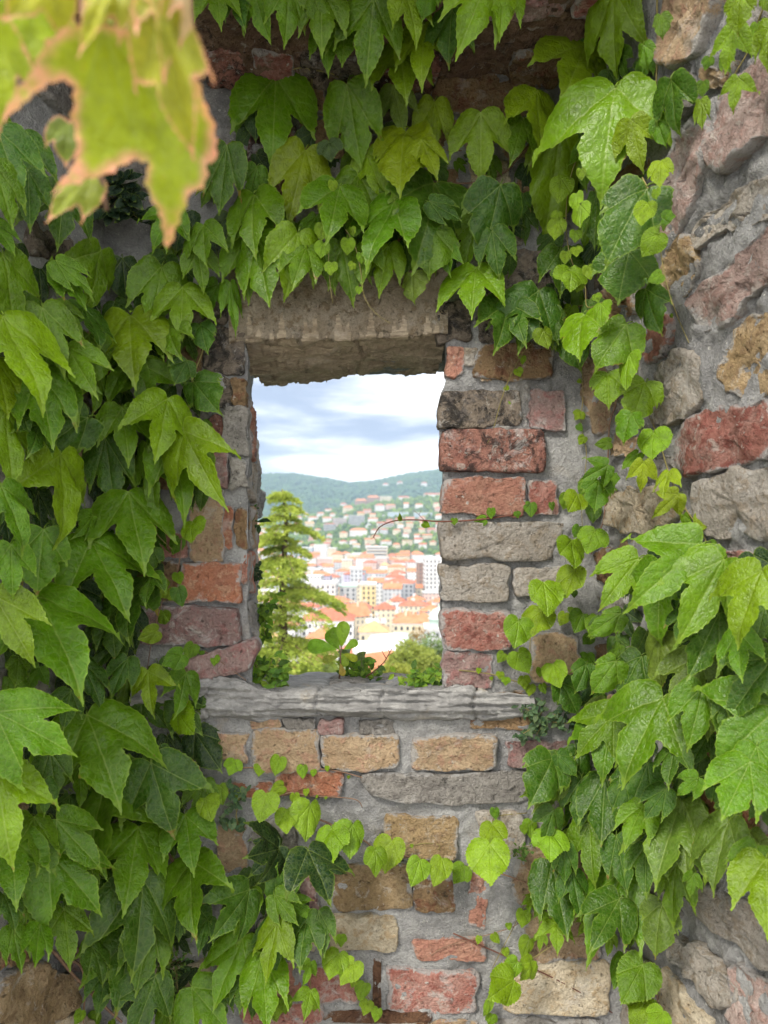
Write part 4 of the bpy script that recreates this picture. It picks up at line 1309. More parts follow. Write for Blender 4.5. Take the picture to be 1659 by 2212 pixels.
run(v_left, 0, 530.9, [('w', 'm', 20, 50, 165, 470, 1.0), ('w', 'm', 545, 30, 455, 388, 1.05), ('t', 'm', 875, 105, 830, 472, 1.1), ('w', 'l', 985, 228, 968, 482, 1.0), ('t', 'l', 700, 360, 745, 742, 1.1), ('t', 'm', 900, 420, 1005, 627),
                       ('t', 'l', 20, 370, 115, 865, 1.0), ('t', 'm', 200, 670, 220, 1078), ('t', 'm', 260, 580, 340, 952), ('t', 'l', 350, 550, 375, 917), ('t', 'm', 370, 560, 495, 827), ('t', 'l', -20, 620, 0, 945),
                       ('t', 'l', 20, 910, 55, 1312), ('w', 'm', 760, 640, 825, 942, 1.1), ('w', 'm', 700, 600, 590, 850), ('w', 'l', 905, 828, 855, 1152), ('t', 'm', 660, 870, 670, 1182), ('t', 'l', 935, 1015, 985, 1507, .78),
                       ('n', 'd', 480, 920, 185, 1142, .9), ('t', 'd', 570, 1040, 620, 1418), ('w', 'l', 330, 1128, 265, 1592, .95), ('w', 'm', 10, 1300, 140, 1660), ('t', 'm', 690, 1355, 760, 1655), ('n', 'd', 1045, 735, 1180, 880, 1.1),
                       ('n', 'd', 1010, 620, 960, 740, 1.2), ('t', 'm', 230, 330, 345, 665), ('t', 'm', 300, 320, 430, 467), ('n', 'm', 480, 480, 495, 760), ('h', 'l', 1035, 1490, 1080, 1612), ('w', 'l', 990, 1000, 1200, 1365, .7),
                       ('t', 'm', 300, 85, 480, 185), ('t', 'd', 460, 330, 430, 580), ('t', 'm', 330, 130, 440, 330), ('n', 'd', 1080, 420, 1120, 560), ('t', 'm', 810, 1090, 840, 1490, .6), ('t', 'm', 1240, 210, 1270, 485, .5),
                       ('t', 'm', 1070, 20, 1105, 255), ('n', 'm', 1090, 950, 1110, 1060), ('t', 'd', 100, 830, 130, 1000), ('t', 'd', 220, 960, 105, 1145), ('t', 'm', 540, 700, 460, 920, .8)])
run(v_left, 0, 1061.8, [('w', 'l', 490, 262, 560, 692, 1.0), ('w', 'm', 200, 565, 360, 1102, .95), ('t', 'm', 690, 25, 765, 402), ('t', 'l', -30, 560, 175, 942), ('n', 'm', 235, 205, 180, 548), ('t', 'm', 60, 290, 50, 575),
                        ('w', 'm', 470, 1208, 512, 1642, 1.15), ('w', 'm', -30, 1190, 385, 1388, 1.0), ('t', 'd', 270, 1400, 290, 1655), ('t', 'l', 10, 1460, 140, 1665), ('w', 'l', 800, 968, 885, 1172, .9), ('t', 'l', 1010, 978, 930, 1204, 1.0),
                        ('h', 'l', 960, 1190, 1080, 1315, .9), ('h', 'l', 925, 510, 830, 560), ('h', 'l', 960, 440, 975, 510), ('h', 'l', 880, 645, 870, 745), ('h', 'l', 850, 755, 740, 790), ('h', 'm', 1045, 825, 990, 915), ('h', 'm', 985, 880, 880, 935),
                        ('t', 'd', 660, 790, 500, 992, .8), ('t', 'd', 690, 900, 615, 1110), ('t', 'd', 440, 920, 512, 1155), ('t', 'd', 700, 500, 752, 792, 1.2), ('h', 'd', 960, 520, 995, 632), ('h', 'm', 970, 260, 930, 350), ('h', 'm', 1080, 880, 1110, 860),
                        ('t', 'd', 380, 1080, 340, 1280), ('n', 'm', 100, 900, 35, 1035), ('n', 'd', 820, 300, 760, 430, 1.4), ('t', 'm', 500, 130, 360, 200, .9), ('h', 'h', 1160, 890, 1160, 950), ('t', 'd', 820, 450, 820, 620), ('t', 'd', 600, 640, 640, 900)])
run(v_left, 0, 1548.2, [('w', 'm', 575, 285, 580, 842, .95), ('t', 'm', 740, 612, 680, 975, 1.1), ('w', 'm', 255, 722, 540, 1062, 1.0), ('w', 'l', -20, 290, 40, 772), ('w', 'd', 815, 248, 960, 628, 1.15), ('t', 'm', 190, 540, 60, 760, 1.1),
                        ('t', 'm', 300, 560, 560, 828, 1.0), ('t', 'm', 60, 640, 10, 940, 1.1), ('t', 'm', 1000, 528, 1005, 784, 1.1), ('t', 'd', 860, 160, 830, 330), ('h', 'u', 215, 1000, 90, 965, .8), ('w', 'm', 345, 1040, 375, 1335, .9),
                        ('t', 'm', 150, 1010, 190, 1145), ('t', 'm', 65, 1140, 75, 1372), ('t', 'd', 70, 800, 110, 960), ('t', 'm', 490, 780, 510, 960), ('t', 'm', 380, 940, 420, 1055), ('t', 'd', 20, 950, 30, 1130), ('t', 'd', 240, 340, 210, 520),
                        ('h', 'h', 1110, 440, 1160, 550), ('t', 'm', 210, 1130, 140, 1310)])
run(v_low, 0, 1548.2, [('w', 'm', 1035, 775, 1100, 1092, 1.0), ('t', 'd', 980, 1000, 960, 1192), ('t', 'd', 1060, 1010, 1120, 1185), ('w', 'm', 1345, 935, 1150, 1135), ('t', 'm', 1480, 970, 1610, 775, .9), ('t', 'm', 1480, 960, 1605, 1110, 1.1),
                       ('w', 'k', 1510, 715, 1305, 730, 1.2), ('w', 'k', 1510, 700, 1370, 835), ('w', 'l', 1500, 1110, 1480, 1392, .85), ('w', 'm', 1310, 1198, 1205, 1525, .95), ('w', 'd', 770, 870, 690, 1325, 1.0), ('t', 'm', 700, 1190, 605, 1505, 1.1),
                       ('t', 'm', 640, 1110, 440, 1335, .9), ('t', 'm', 820, 1085, 770, 1435, 1.0), ('w', 'm', 840, 1400, 700, 1700, 1.0), ('w', 'm', 1035, 1460, 1240, 1680, 1.1), ('t', 'm', 1420, 1290, 1500, 1595, .9), ('h', 'l', 890, 1275, 900, 1365),
                       ('t', 'd', 500, 1240, 490, 1420, 1.2), ('t', 'd', 580, 1360, 560, 1560, 1.1), ('t', 'd', 1120, 1090, 1080, 1250), ('t', 'm', 1320, 1390, 1330, 1560), ('t', 'm', 900, 1560, 960, 1720), ('h', 'l', 440, 1590, 400, 1650), ('h', 'l', 520, 1600, 500, 1680),
                       ('h', 'l', 600, 1640, 620, 1680), ('h', 'l', 1490, 1530, 1480, 1640), ('h', 'l', 1500, 1340, 1540, 1380)])
run(v_low, 530.9, 1548.2, [('w', 'k', 335, 720, 400, 960, 1.25), ('w', 'k', 440, 800, 540, 850), ('t', 'd', 330, 1090, 345, 1295, 1.1), ('t', 'd', 395, 1050, 465, 1255), ('t', 'm', 20, 930, 0, 1130), ('w', 'm', 170, 1110, 150, 1375, .85), ('t', 'm', 250, 1000, 385, 1085),
                           ('t', 'm', 100, 1340, 60, 1560), ('h', 'l', 150, 1560, 160, 1640), ('h', 'l', 210, 1520, 220, 1600)])
run(v_trail, 530.9, 1548.2, [('h', 'h', 80, 248, 75, 330), ('h', 'h', 185, 225, 165, 325), ('h', 'h', -60, 235, -90, 320), ('h', 'h', 310, 268, 305, 340), ('h', 'h', 365, 288, 360, 328), ('h', 'h', 440, 268, 440, 300), ('h', 'h', 110, 415, 75, 570, 1.1), ('h', 'h', 205, 375, 125, 420, .9),
                             ('h', 'h', 225, 500, 240, 630), ('h', 'h', 345, 475, 295, 672, .95), ('h', 'h', 265, 418, 270, 480), ('h', 'h', 325, 392, 328, 432), ('h', 'l', 460, 598, 470, 775, .9), ('h', 'h', 575, 585, 540, 770), ('h', 'l', 700, 715, 685, 865, .9),
                             ('h', 'h', 790, 672, 755, 838, 1.1), ('h', 'h', 940, 772, 895, 905), ('h', 'l', 1060, 768, 1045, 912, .9), ('h', 'l', 1180, 808, 1125, 905), ('h', 'h', 1320, 690, 1295, 888, 1.1), ('h', 'l', 1330, 575, 1350, 705, .9), ('h', 'm', 1345, 498, 1350, 560),
                             ('h', 'h', 897, 688, 897, 712), ('h', 'h', -140, 370, -120, 480), ('h', 'h', -50, 395, -60, 470), ('h', 'l', 555, 318, 555, 340), ('h', 'l', 385, 425, 385, 445), ('h', 'l', 432, 430, 432, 450)])
run(v_foot, 530.9, 1548.2, [('h', 'l', 1570, 845, 1592, 950), ('w', 'l', 1560, 975, 1500, 1020), ('h', 'h', 1600, 980, 1560, 1060), ('h', 'h', 1500, 1050, 1490, 1140), ('h', 'h', 1600, 1070, 1640, 1110), ('h', 'h', 1420, 1115, 1425, 1160), ('h', 'h', 1260, 1185, 1250, 1230), ('h', 'l', 1340, 1175, 1365, 1225),
                            ('h', 'h', 1400, 1250, 1410, 1300), ('h', 'l', 1530, 1205, 1488, 1305, .8), ('h', 'l', 1470, 1325, 1370, 1410, .9), ('h', 'h', 1550, 1320, 1450, 1405), ('h', 'l', 1450, 1425, 1310, 1515), ('h', 'l', 1320, 1530, 1285, 1620, .6), ('h', 'l', 1330, 1610, 1310, 1680)])
run(v_foot, 995.4, 1548.2, [('w', 'h', 520, 1110, 515, 1250, 1.1), ('t', 'h', 690, 1090, 645, 1180), ('t', 'h', 435, 1170, 430, 1260), ('h', 'm', 985, 1335, 885, 1568, .95), ('h', 'm', 885, 1310, 880, 1480, .8), ('h', 'l', 1070, 1368, 1080, 1430), ('h', 'l', 1010, 1525, 960, 1665), ('h', 'l', 1090, 1590, 1030, 1690),
                            ('h', 'm', 500, 965, 510, 1015), ('h', 'h', 405, 848, 430, 948), ('w', 'l', 380, 980, 350, 1060), ('w', 'l', 430, 1000, 380, 1080)])
run(v_sprig, 530.9, 1548.2, [('h', 'h', 515, 1180, 505, 1245), ('h', 'h', 505, 1280, 465, 1395), ('h', 'h', 585, 1325, 535, 1435), ('h', 'h', 590, 1405, 575, 1465), ('h', 'h', 645, 1440, 610, 1535), ('h', 'h', 660, 1535, 640, 1610), ('h', 'h', 715, 1580, 690, 1645), ('w', 'h', 350, 1325, 300, 1435), ('w', 'l', 350, 1480, 305, 1595),
                             ('h', 'h', 380, 1540, 370, 1590)])
run(v_trail, 929, 1061.8 + 0, [])
run(v_right, 995.4, 1061.8, [('w', 'm', 1300, 285, 950, 605, .95), ('w', 'm', 1085, 400, 1052, 850, .95), ('t', 'l', 960, 360, 765, 632), ('w', 'l', 1625, 425, 1487, 825, 1.0), ('t', 'm', 1410, 375, 1195, 790, 1.0), ('t', 'm', 1390, 660, 1250, 955), ('t', 'm', 1400, 620, 1445, 815), ('w', 'm', 1680, 900, 1385, 1230, 1.0),
                             ('w', 'l', 1720, 1160, 1375, 1475, 1.2), ('t', 'l', 1600, 1370, 1660, 1680, 1.2), ('w', 'l', 1092, 1115, 903, 1585, 1.0), ('w', 'l', 830, 1195, 640, 1410, 1.0), ('w', 'l', 820, 1190, 785, 1535, .9), ('t', 'u', 1290, 890, 1140, 1195, 1.1), ('t', 'm', 1310, 1050, 1235, 1375), ('n', 'u', 1080, 770, 1110, 1062),
                             ('n', 'm', 975, 885, 880, 1110), ('n', 'm', 840, 915, 705, 1095), ('n', 'd', 540, 1030, 640, 1205), ('n', 'd', 610, 1495, 330, 1648, 1.0), ('n', 'd', 520, 1420, 600, 1530), ('n', 'd', 680, 930, 610, 1080), ('n', 'm', 860, 830, 800, 900), ('t', 'd', 760, 690, 680, 780), ('n', 'm', 860, 660, 690, 770, .8),
                             ('h', 'm', 1340, 290, 1415, 290), ('t', 'm', 1500, 760, 1560, 1000), ('t', 'd', 1640, 620, 1600, 860), ('t', 'd', 1150, 480, 1170, 640), ('t', 'm', 1230, 640, 1170, 820), ('t', 'd', 1480, 1080, 1440, 1330), ('t', 'd', 1160, 1370, 1190, 1560)])
run(v_right, 995.4, 1548.2, [('w', 'l', 880, 828, 860, 1285, .8), ('w', 'u', 1195, 462, 1080, 872, 1.0), ('t', 'u', 1210, 470, 1290, 840, .9), ('t', 'm', 840, 645, 905, 922), ('t', 'm', 690, 575, 730, 892), ('t', 'd', 560, 695, 565, 892), ('t', 'd', 600, 845, 600, 1078), ('t', 'd', 490, 790, 570, 1105), ('t', 'm', 985, 475, 920, 692), ('t', 'd', 650, 335, 620, 605, 1.1),
                             ('t', 'd', 1010, 250, 940, 482, 1.1), ('t', 'd', 1110, 390, 1010, 562), ('w', 'u', 1450, 560, 1400, 930, .9), ('t', 'l', 1600, 700, 1540, 940), ('t', 'l', 1650, 760, 1690, 1115, 1.2), ('t', 'm', 1165, 785, 1190, 1125, .9), ('n', 'u', 1085, 1005, 1100, 1275), ('t', 'l', 945, 1155, 900, 1255), ('t', 'l', 810, 1175, 800, 1285),
                             ('t', 'm', 780, 330, 760, 620), ('n', 'd', 900, 300, 880, 480), ('t', 'm', 1000, 700, 1060, 940), ('n', 'd', 500, 220, 350, 430, 1.1), ('n', 'u', 560, 330, 410, 500, .6), ('t', 'm', 1280, 330, 1130, 420), ('t', 'l', 1560, 250, 1500, 560, 1.2), ('t', 'm', 500, 500, 440, 700), ('t', 'd', 860, 980, 780, 1240),
                             ('t', 'm', 1260, 850, 1240, 980), ('h', 'l', 805, 365, 805, 515), ('h', 'l', 880, 485, 870, 572)])
run(v_foot, 995.4, 1548.2, [('h', 'h', 545, 548, 540, 615), ('h', 'h', 560, 375, 545, 485), ('h', 'h', 578, 425, 575, 455), ('h', 'h', 600, 475, 615, 545), ('h', 'h', 480, 620, 490, 775), ('h', 'h', 525, 635, 525, 685), ('h', 'h', 595, 615, 590, 705), ('h', 'h', 525, 712, 535, 775), ('h', 'l', 380, 565, 375, 665), ('h', 'l', 340, 590, 350, 640)])
run(v_creep, 929, 597.2, [('h', 'l', 765, 165, 735, 262), ('n', 'l', 830, 195, 890, 432, 1.2), ('n', 'm', 1060, 255, 918, 452, 1.1), ('h', 'l', 1078, 420, 1075, 622, .8), ('n', 'l', 960, 518, 992, 685, 1.2), ('n', 'l', 1165, 565, 1100, 782, 1.2), ('n', 'm', 1085, 735, 1030, 888, 1.3), ('h', 'l', 1205, 838, 1222, 1012, 1.1), ('h', 'm', 975, 895, 880, 912, .8),
                          ('h', 'l', 815, 730, 775, 785), ('h', 'l', 835, 865, 800, 915), ('h', 'm', 800, 800, 825, 840), ('w', 'm', 960, 1020, 830, 1100), ('h', 'm', 985, 1075, 1015, 1165), ('h', 'm', 1120, 955, 1030, 1035, .8), ('w', 'y', 1155, 1000, 1130, 1172, .9), ('w', 'y', 1290, 1055, 1290, 1195, 1.0), ('w', 'y', 1340, 1175, 1195, 1300, .9),
                          ('h', 'l', 1370, 1290, 1410, 1360), ('h', 'y', 1475, 1285, 1460, 1395), ('n', 'm', 910, 1095, 900, 1255, 1.2), ('h', 'l', 795, 1175, 720, 1275), ('h', 'm', 850, 1105, 800, 1195), ('h', 'd', 885, 1235, 870, 1345), ('h', 'h', 415, 680, 425, 720), ('h', 'h', 470, 500, 495, 550), ('h', 'h', 500, 430, 500, 480), ('h', 'l', 405, 595, 430, 615),
                          ('h', 'l', 800, 560, 820, 580), ('t', 'd', 420, 145, 330, 405, 1.1), ('t', 'd', 440, 150, 500, 392, 1.0), ('n', 'd', 720, 270, 815, 505, 1.0), ('n', 'd', 640, 180, 680, 360), ('h', 'l', 1300, 205, 1320, 225), ('h', 'l', 610, 290, 640, 400), ('h', 'l', 660, 240, 680, 320)])
run(v_creep, 995.4, 1061.8, [('h', 'l', 725, 208, 680, 345, 1.1), ('h', 'l', 600, 262, 575, 425, 1.1), ('h', 'm', 640, 190, 605, 260), ('h', 'l', 615, 415, 575, 595), ('h', 'd', 615, 535, 610, 580), ('h', 'l', 445, 492, 440, 660), ('h', 'l', 440, 645, 405, 800, 1.15), ('h', 'l', 315, 695, 275, 862), ('h', 'l', 560, 660, 530, 735), ('h', 'l', 590, 625, 590, 665),
                             ('h', 'm', 660, 660, 600, 775), ('h', 'm', 750, 690, 690, 800), ('h', 'm', 700, 780, 650, 830), ('h', 'l', 235, 875, 195, 930), ('h', 'l', 310, 870, 370, 990), ('h', 'l', 500, 930, 560, 1055, 1.0), ('h', 'm', 685, 875, 690, 980), ('h', 'l', 100, 955, 95, 990), ('h', 'l', 165, 1000, 170, 1025), ('h', 'l', 212, 975, 210, 1020), ('h', 'l', 243, 1005, 240, 1055),
                             ('h', 'l', 340, 1000, 345, 1080), ('h', 'l', 375, 1045, 378, 1110), ('h', 'm', 130, 150, 60, 165), ('h', 'm', 165, 95, 170, 155), ('h', 'm', 300, 110, 310, 150), ('h', 'm', 380, 62, 370, 150), ('h', 'm', 490, 62, 495, 110), ('h', 'm', 700, 20, 720, 100), ('h', 'l', 575, 20, 545, 110), ('h', 'l', 440, 1040, 455, 1100), ('h', 'l', 430, 955, 425, 1010)])

# leaves filling deeper in the tangle; shade of the gaps put into darker tints
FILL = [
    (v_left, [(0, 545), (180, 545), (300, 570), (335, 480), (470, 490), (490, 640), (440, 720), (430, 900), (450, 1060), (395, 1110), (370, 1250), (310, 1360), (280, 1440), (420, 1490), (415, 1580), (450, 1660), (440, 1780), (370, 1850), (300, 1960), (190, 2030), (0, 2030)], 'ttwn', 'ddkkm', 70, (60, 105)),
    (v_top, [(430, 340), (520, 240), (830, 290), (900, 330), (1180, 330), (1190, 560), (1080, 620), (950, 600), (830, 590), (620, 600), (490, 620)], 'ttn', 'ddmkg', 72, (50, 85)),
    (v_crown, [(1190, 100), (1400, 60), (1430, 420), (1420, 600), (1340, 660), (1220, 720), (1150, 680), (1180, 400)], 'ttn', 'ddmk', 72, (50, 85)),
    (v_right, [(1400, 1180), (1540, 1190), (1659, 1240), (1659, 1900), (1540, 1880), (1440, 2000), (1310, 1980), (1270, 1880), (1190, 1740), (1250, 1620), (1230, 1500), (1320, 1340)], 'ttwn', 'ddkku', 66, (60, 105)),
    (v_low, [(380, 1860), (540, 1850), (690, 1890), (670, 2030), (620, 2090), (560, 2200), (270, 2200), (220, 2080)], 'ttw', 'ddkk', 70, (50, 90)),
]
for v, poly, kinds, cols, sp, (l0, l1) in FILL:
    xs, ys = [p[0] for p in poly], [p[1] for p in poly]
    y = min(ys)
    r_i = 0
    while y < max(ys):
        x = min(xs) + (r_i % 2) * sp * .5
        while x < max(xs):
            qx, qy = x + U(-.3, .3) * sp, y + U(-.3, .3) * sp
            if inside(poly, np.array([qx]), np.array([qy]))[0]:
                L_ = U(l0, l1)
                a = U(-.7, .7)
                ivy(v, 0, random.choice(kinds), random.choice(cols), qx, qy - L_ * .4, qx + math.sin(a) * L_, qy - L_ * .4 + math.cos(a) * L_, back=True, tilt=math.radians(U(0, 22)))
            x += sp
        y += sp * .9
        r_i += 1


# ------------------------------------------------------------------ stems
def stem(v, pts, r0, r1, mat='stem', lift=.012, name='stem', ox=0, oy=0, k=1.0):
    P = []
    for q in catmull([(ox + k * a, oy + k * b) for a, b in pts], 5):
        h, pl = surf(q[0], q[1])
        r = ray(q[0], q[1])
        P.append(Vector((0, 0, EYE)) + r * (h.y - lift - U(0, .003)) - v.location)
    tv, tf = tube(P, r0, r1, 5)
    return link(name, mesh(name, tv, tf), v, M[mat])


T_ = dict(ox=530.9, oy=1548.2, k=.4)
stem(v_trail, [(-60, 290), (0, 275), (200, 280), (440, 285), (600, 320), (690, 360), (705, 420)], .0022, .001, 'wood', **T_)
stem(v_trail, [(100, 440), (170, 430), (250, 410), (350, 430), (500, 435), (600, 450), (630, 490)], .0022, .001, 'wood', **T_)
stem(v_trail, [(150, 490), (300, 520), (410, 560), (520, 610), (640, 670), (700, 710), (860, 750), (950, 775), (1100, 800), (1240, 815), (1400, 855), (1530, 900), (1659, 920)], .0026, .0016, 'wood', **T_)
stem(v_trail, [(850, 712), (950, 685), (1040, 690), (1040, 715), (1020, 722)], .0012, .0006, 'stem', **T_)
stem(v_trail, [(1350, 700), (1340, 600), (1350, 540), (1520, 520)], .0016, .001, 'stem', **T_)
stem(v_foot, [(1640, 740), (1590, 860), (1540, 940), (1450, 1130), (1330, 1360)], .0014, .0008, 'stem', **T_)
stem(v_foot, [(1000, 1290), (1060, 1250), (1150, 1220), (1300, 1180), (1430, 1140), (1480, 1110)], .0012, .0008, 'wood', **T_)
stem(v_foot, [(1120, 1170), (1280, 1240), (1440, 1310), (1659, 1410), (1860, 1520), (1980, 1600)], .0018, .0012, 'dry', **T_)
stem(v_foot, [(560, 330), (540, 500), (500, 640), (420, 830), (390, 950)], .0014, .001, 'stem', .05, ox=995.4, oy=1548.2, k=.4)
stem(v_foot, [(710, 850), (650, 990), (590, 1150), (500, 1230), (380, 1310)], .0016, .0012, 'stem', .03, ox=995.4, oy=1548.2, k=.4)
stem(v_foot, [(560, 1190), (680, 1190), (790, 1205)], .0016, .0012, 'stem', .03, ox=995.4, oy=1548.2, k=.4)
stem(v_foot, [(900, 1270), (950, 1330), (1010, 1400), (1060, 1500), (1080, 1640)], .003, .002, 'wood', ox=995.4, oy=1548.2, k=.4)
stem(v_sprig, [(490, 1160), (530, 1270), (600, 1400), (650, 1500), (720, 1620)], .0014, .0009, 'stem', **T_)
stem(v_sprig, [(345, 1310), (350, 1450), (350, 1560)], .0012, .0009, 'stem', **T_)
stem(v_low, [(40, 950), (90, 1050), (180, 1170), (290, 1270), (350, 1340), (430, 1430), (560, 1560), (660, 1650)], .0045, .003, 'wood', .03, oy=1548.2, k=.4)
stem(v_low, [(330, 1290), (430, 1340), (470, 1440), (600, 1600)], .003, .002, 'wood', .035, oy=1548.2, k=.4)
stem(v_low, [(470, 1450), (455, 1550), (450, 1660)], .0025, .0015, 'wood', .03, oy=1548.2, k=.4)
stem(v_low, [(900, 740), (940, 800), (950, 960), (900, 1100), (880, 1250)], .004, .003, 'wood', .02, oy=1548.2, k=.4)
stem(v_left, [(1115, 310), (1125, 420), (1090, 580), (1040, 720), (1020, 880), (1045, 1050), (1050, 1250), (1100, 1330)], .0022, .0014, 'stem', .05, oy=530.9, k=.4)
stem(v_left, [(835, 1000), (840, 1200), (820, 1400), (845, 1500), (850, 1560), (930, 1640)], .0018, .001, 'stem', .05, oy=530.9, k=.4)
stem(v_left, [(980, 260), (960, 420), (890, 560), (850, 680), (820, 800), (795, 960)], .0016, .001, 'wood', .02, oy=1061.8, k=.4)
stem(v_left, [(1100, 860), (1180, 910), (1260, 970), (1330, 1020)], .0014, .0008, 'wood', .02, oy=1061.8, k=.4)
stem(v_left, [(930, 480), (890, 640), (870, 740)], .0016, .001, 'wood', .03, oy=530.9, k=.4)
stem(v_left, [(1030, 390), (1040, 500), (1075, 590)], .0012, .0008, 'stem', .02, oy=530.9, k=.4)
stem(v_creep, [(830, 0), (845, 100), (850, 200), (880, 260), (1000, 330), (1060, 430), (1050, 540), (1000, 700), (970, 800), (960, 1000), (940, 1300), (900, 1400), (870, 1500)], .0024, .0016, 'wood', .015, ox=929, oy=597.2, k=.4)
stem(v_creep, [(840, 150), (720, 200), (560, 350), (480, 450), (400, 620), (340, 830), (310, 900)], .0016, .0008, 'stem', .02, ox=929, oy=597.2, k=.4)
stem(v_creep, [(1270, 20), (1330, 200), (1390, 340), (1410, 380)], .0012, .0006, 'stem', .01, ox=929, oy=597.2, k=.4)
stem(v_creep, [(820, 450), (825, 650), (815, 800), (845, 960), (820, 1200), (825, 1400)], .0012, .0008, 'stem', .012, ox=929, oy=597.2, k=.4)
stem(v_creep, [(1180, 740), (1230, 860), (1290, 1060), (1370, 1240), (1480, 1400), (1500, 1540)], .0018, .0012, 'stem', .015, ox=929, oy=597.2, k=.4)
stem(v_creep, [(-10, 965), (90, 975), (200, 995), (330, 1035), (440, 1055), (620, 1040)], .0016, .0012, 'stem', .012, ox=995.4, oy=1061.8, k=.4)
stem(v_creep, [(540, 480), (430, 640), (380, 760), (370, 960)], .0014, .001, 'stem', .012, ox=995.4, oy=1061.8, k=.4)
stem(v_heart, [(660, 780), (600, 930), (570, 1120), (575, 1300), (610, 1440), (670, 1540), (685, 1659), (800, 1620), (860, 1650)], .0014, .0008, 'stem', .145, ox=995.4, k=.4)
stem(v_heart, [(980, 960), (1040, 1080), (1070, 1220), (1085, 1400), (1130, 1600), (1150, 1650)], .0014, .0008, 'stem', .145, ox=995.4, k=.4)
stem(v_heart, [(435, 980), (430, 1100), (445, 1300), (450, 1480), (470, 1640)], .0012, .0006, 'stem', .125, ox=530.9, k=.4)
stem(v_heart, [(540, 1240), (590, 1330), (620, 1460), (640, 1600), (700, 1690), (780, 1745)], .0012, .0006, 'stem', .125, ox=530.9, k=.4)
stem(v_far, [(1640, 30), (1600, 130), (1560, 260), (1480, 400), (1380, 560)], .0018, .001, 'stem', .015, ox=995.4, k=.4)
stem(v_crown, [(1060, 0), (1060, 200), (1050, 480), (980, 700), (900, 900), (840, 1050)], .0022, .0016, 'stem', .015, ox=995.4, k=.4)
stem(v_crown, [(650, 800), (610, 900), (590, 960)], .0018, .0016, 'stem', .05, ox=995.4, k=.4)
stem(v_top, [(200, 390), (340, 370), (360, 520), (380, 600)], .002, .0014, 'stem', .02, ox=530.9, k=.4)
stem(v_top, [(380, 380), (470, 400), (550, 460)], .002, .0016, 'stem', .03, ox=530.9, k=.4)
stem(v_top, [(600, 1100), (760, 1020), (950, 980), (1200, 990), (1400, 930), (1560, 740), (1660, 690)], .0026, .0018, 'wood', .015, ox=530.9, k=.4)
stem(v_top, [(250, 1060), (420, 1040), (640, 1100)], .002, .0014, 'wood', .015, ox=530.9, k=.4)
stem(v_top, [(890, 400), (960, 490), (1000, 540)], .0022, .0016, 'wood', .012, ox=530.9, k=.4)
stem(v_right, [(1300, 290), (1360, 350), (1420, 420), (1450, 600)], .0028, .002, 'stem', .06, ox=995.4, oy=1061.8, k=.4)
stem(v_right, [(1180, 420), (1300, 400), (1400, 350)], .002, .0016, 'stem', .05, ox=995.4, oy=1548.2, k=.4)

# ------------------------------------------------------------------ bare shoot reaching across the opening
shoot = thing('ivy_shoot', tuple(at(1000, 1128, YW - .02)), 'thin reddish bare ivy shoot reaching left across the open window', 'vine')
P = [at(x, y, Y) - shoot.location for x, y, Y in [(1110, 1112, 1.785), (1040, 1122, 1.775), (980, 1126, 1.765), (940, 1126, 1.76), (900, 1123, 1.765), (860, 1124, 1.775), (836, 1130, 1.78), (818, 1141, 1.78), (806, 1162, 1.775)]]
P = [Vector(q) for q in catmull(P, 4)]
tv, tf = tube(P, .0021, .0012, 6)
link('stem', mesh('stem', tv, tf), shoot, M['dry'])
for a in [[(917, 1124), (905, 1112), (893, 1102)], [(905, 1112), (910, 1102)], [(836, 1130), (828, 1126)], [(820, 1140), (814, 1138)], [(808, 1160), (802, 1164)], [(808, 1160), (812, 1168)], [(912, 1124), (914, 1133)]]:
    tv, tf = tube([at(x, y, 1.768) - shoot.location for x, y in a], .0008, .0005, 4)
    link('twig', mesh('twig', tv, tf), shoot, M['dry'])
for px, py, tx, ty, c in [(866, 1124, 863, 1108, 'l'), (915, 1130, 928, 1138, 'l'), (982, 1120, 978, 1134, 'm')]:
    place_leaf(shoot, random.choice(LEAF['h']), at(px, py, 1.765), Vector((tx - px, 0, py - ty)), Vector((.4, -1, .3)), .018, TINT[c], .2, roll=.6)

# ------------------------------------------------------------------ out-of-focus branch close to the lens
near = thing('ivy_branch', tuple(at(60, -120, .50)), 'blurred ivy branch with red edged yellow leaves close to the lens, top left', 'branch')


def near_leaf(px, py, tx, ty, Y, k, tint, w=1.0, tilt=.3, yaw=0.0, roll=0.0):
    r = ray(px, py)
    Lw = math.hypot(tx - px, ty - py) / F * Y / math.cos(tilt)
    return place_leaf(near, LEAF['r'][k], at(px, py, Y), Vector((tx - px, 0, py - ty)), (-r.normalized() + Vector((yaw, 0, .1))).normalized(), Lw, tint, tilt, w=w, roll=roll)


YG, YO = (.30, .37, .012), (.38, .37, .02)
_o = [(560, 140), (700, 150), (765, 235), (830, 150), (890, 170), (950, 260), (1050, 300), (1120, 440), (1180, 520), (1205, 705), (1150, 735), (1146, 830), (1100, 895), (1060, 905), (1020, 1000), (985, 1090), (925, 1252),
      (870, 1060), (812, 960), (786, 870), (805, 795), (740, 780), (650, 825), (590, 872), (480, 912), (395, 955), (308, 972), (380, 880), (412, 740), (392, 600), (408, 500), (385, 440), (300, 455), (200, 535), (110, 625), (32, 676),
      (130, 515), (210, 405), (265, 290), (390, 185)]
_o = [((a - 560) / 1159, -(b - 150) / 1159) for a, b in _o]
_o = [tuple(q) for q in catmull(_o + _o[:1], 3)[:-1]]
_d = [Vector(q).normalized()[:] for q in ((365, -1100), (-250, -820), (590, -585))]
BIG = make_leaf('leaf_big', HEART, M['leaf_red'], None, 0, .010, (.30, .10, .15), 97, .055, False, 1, full=_o, dirs_=_d, ew=.085)
_xy = np.array([v.co for v in BIG.vertices])
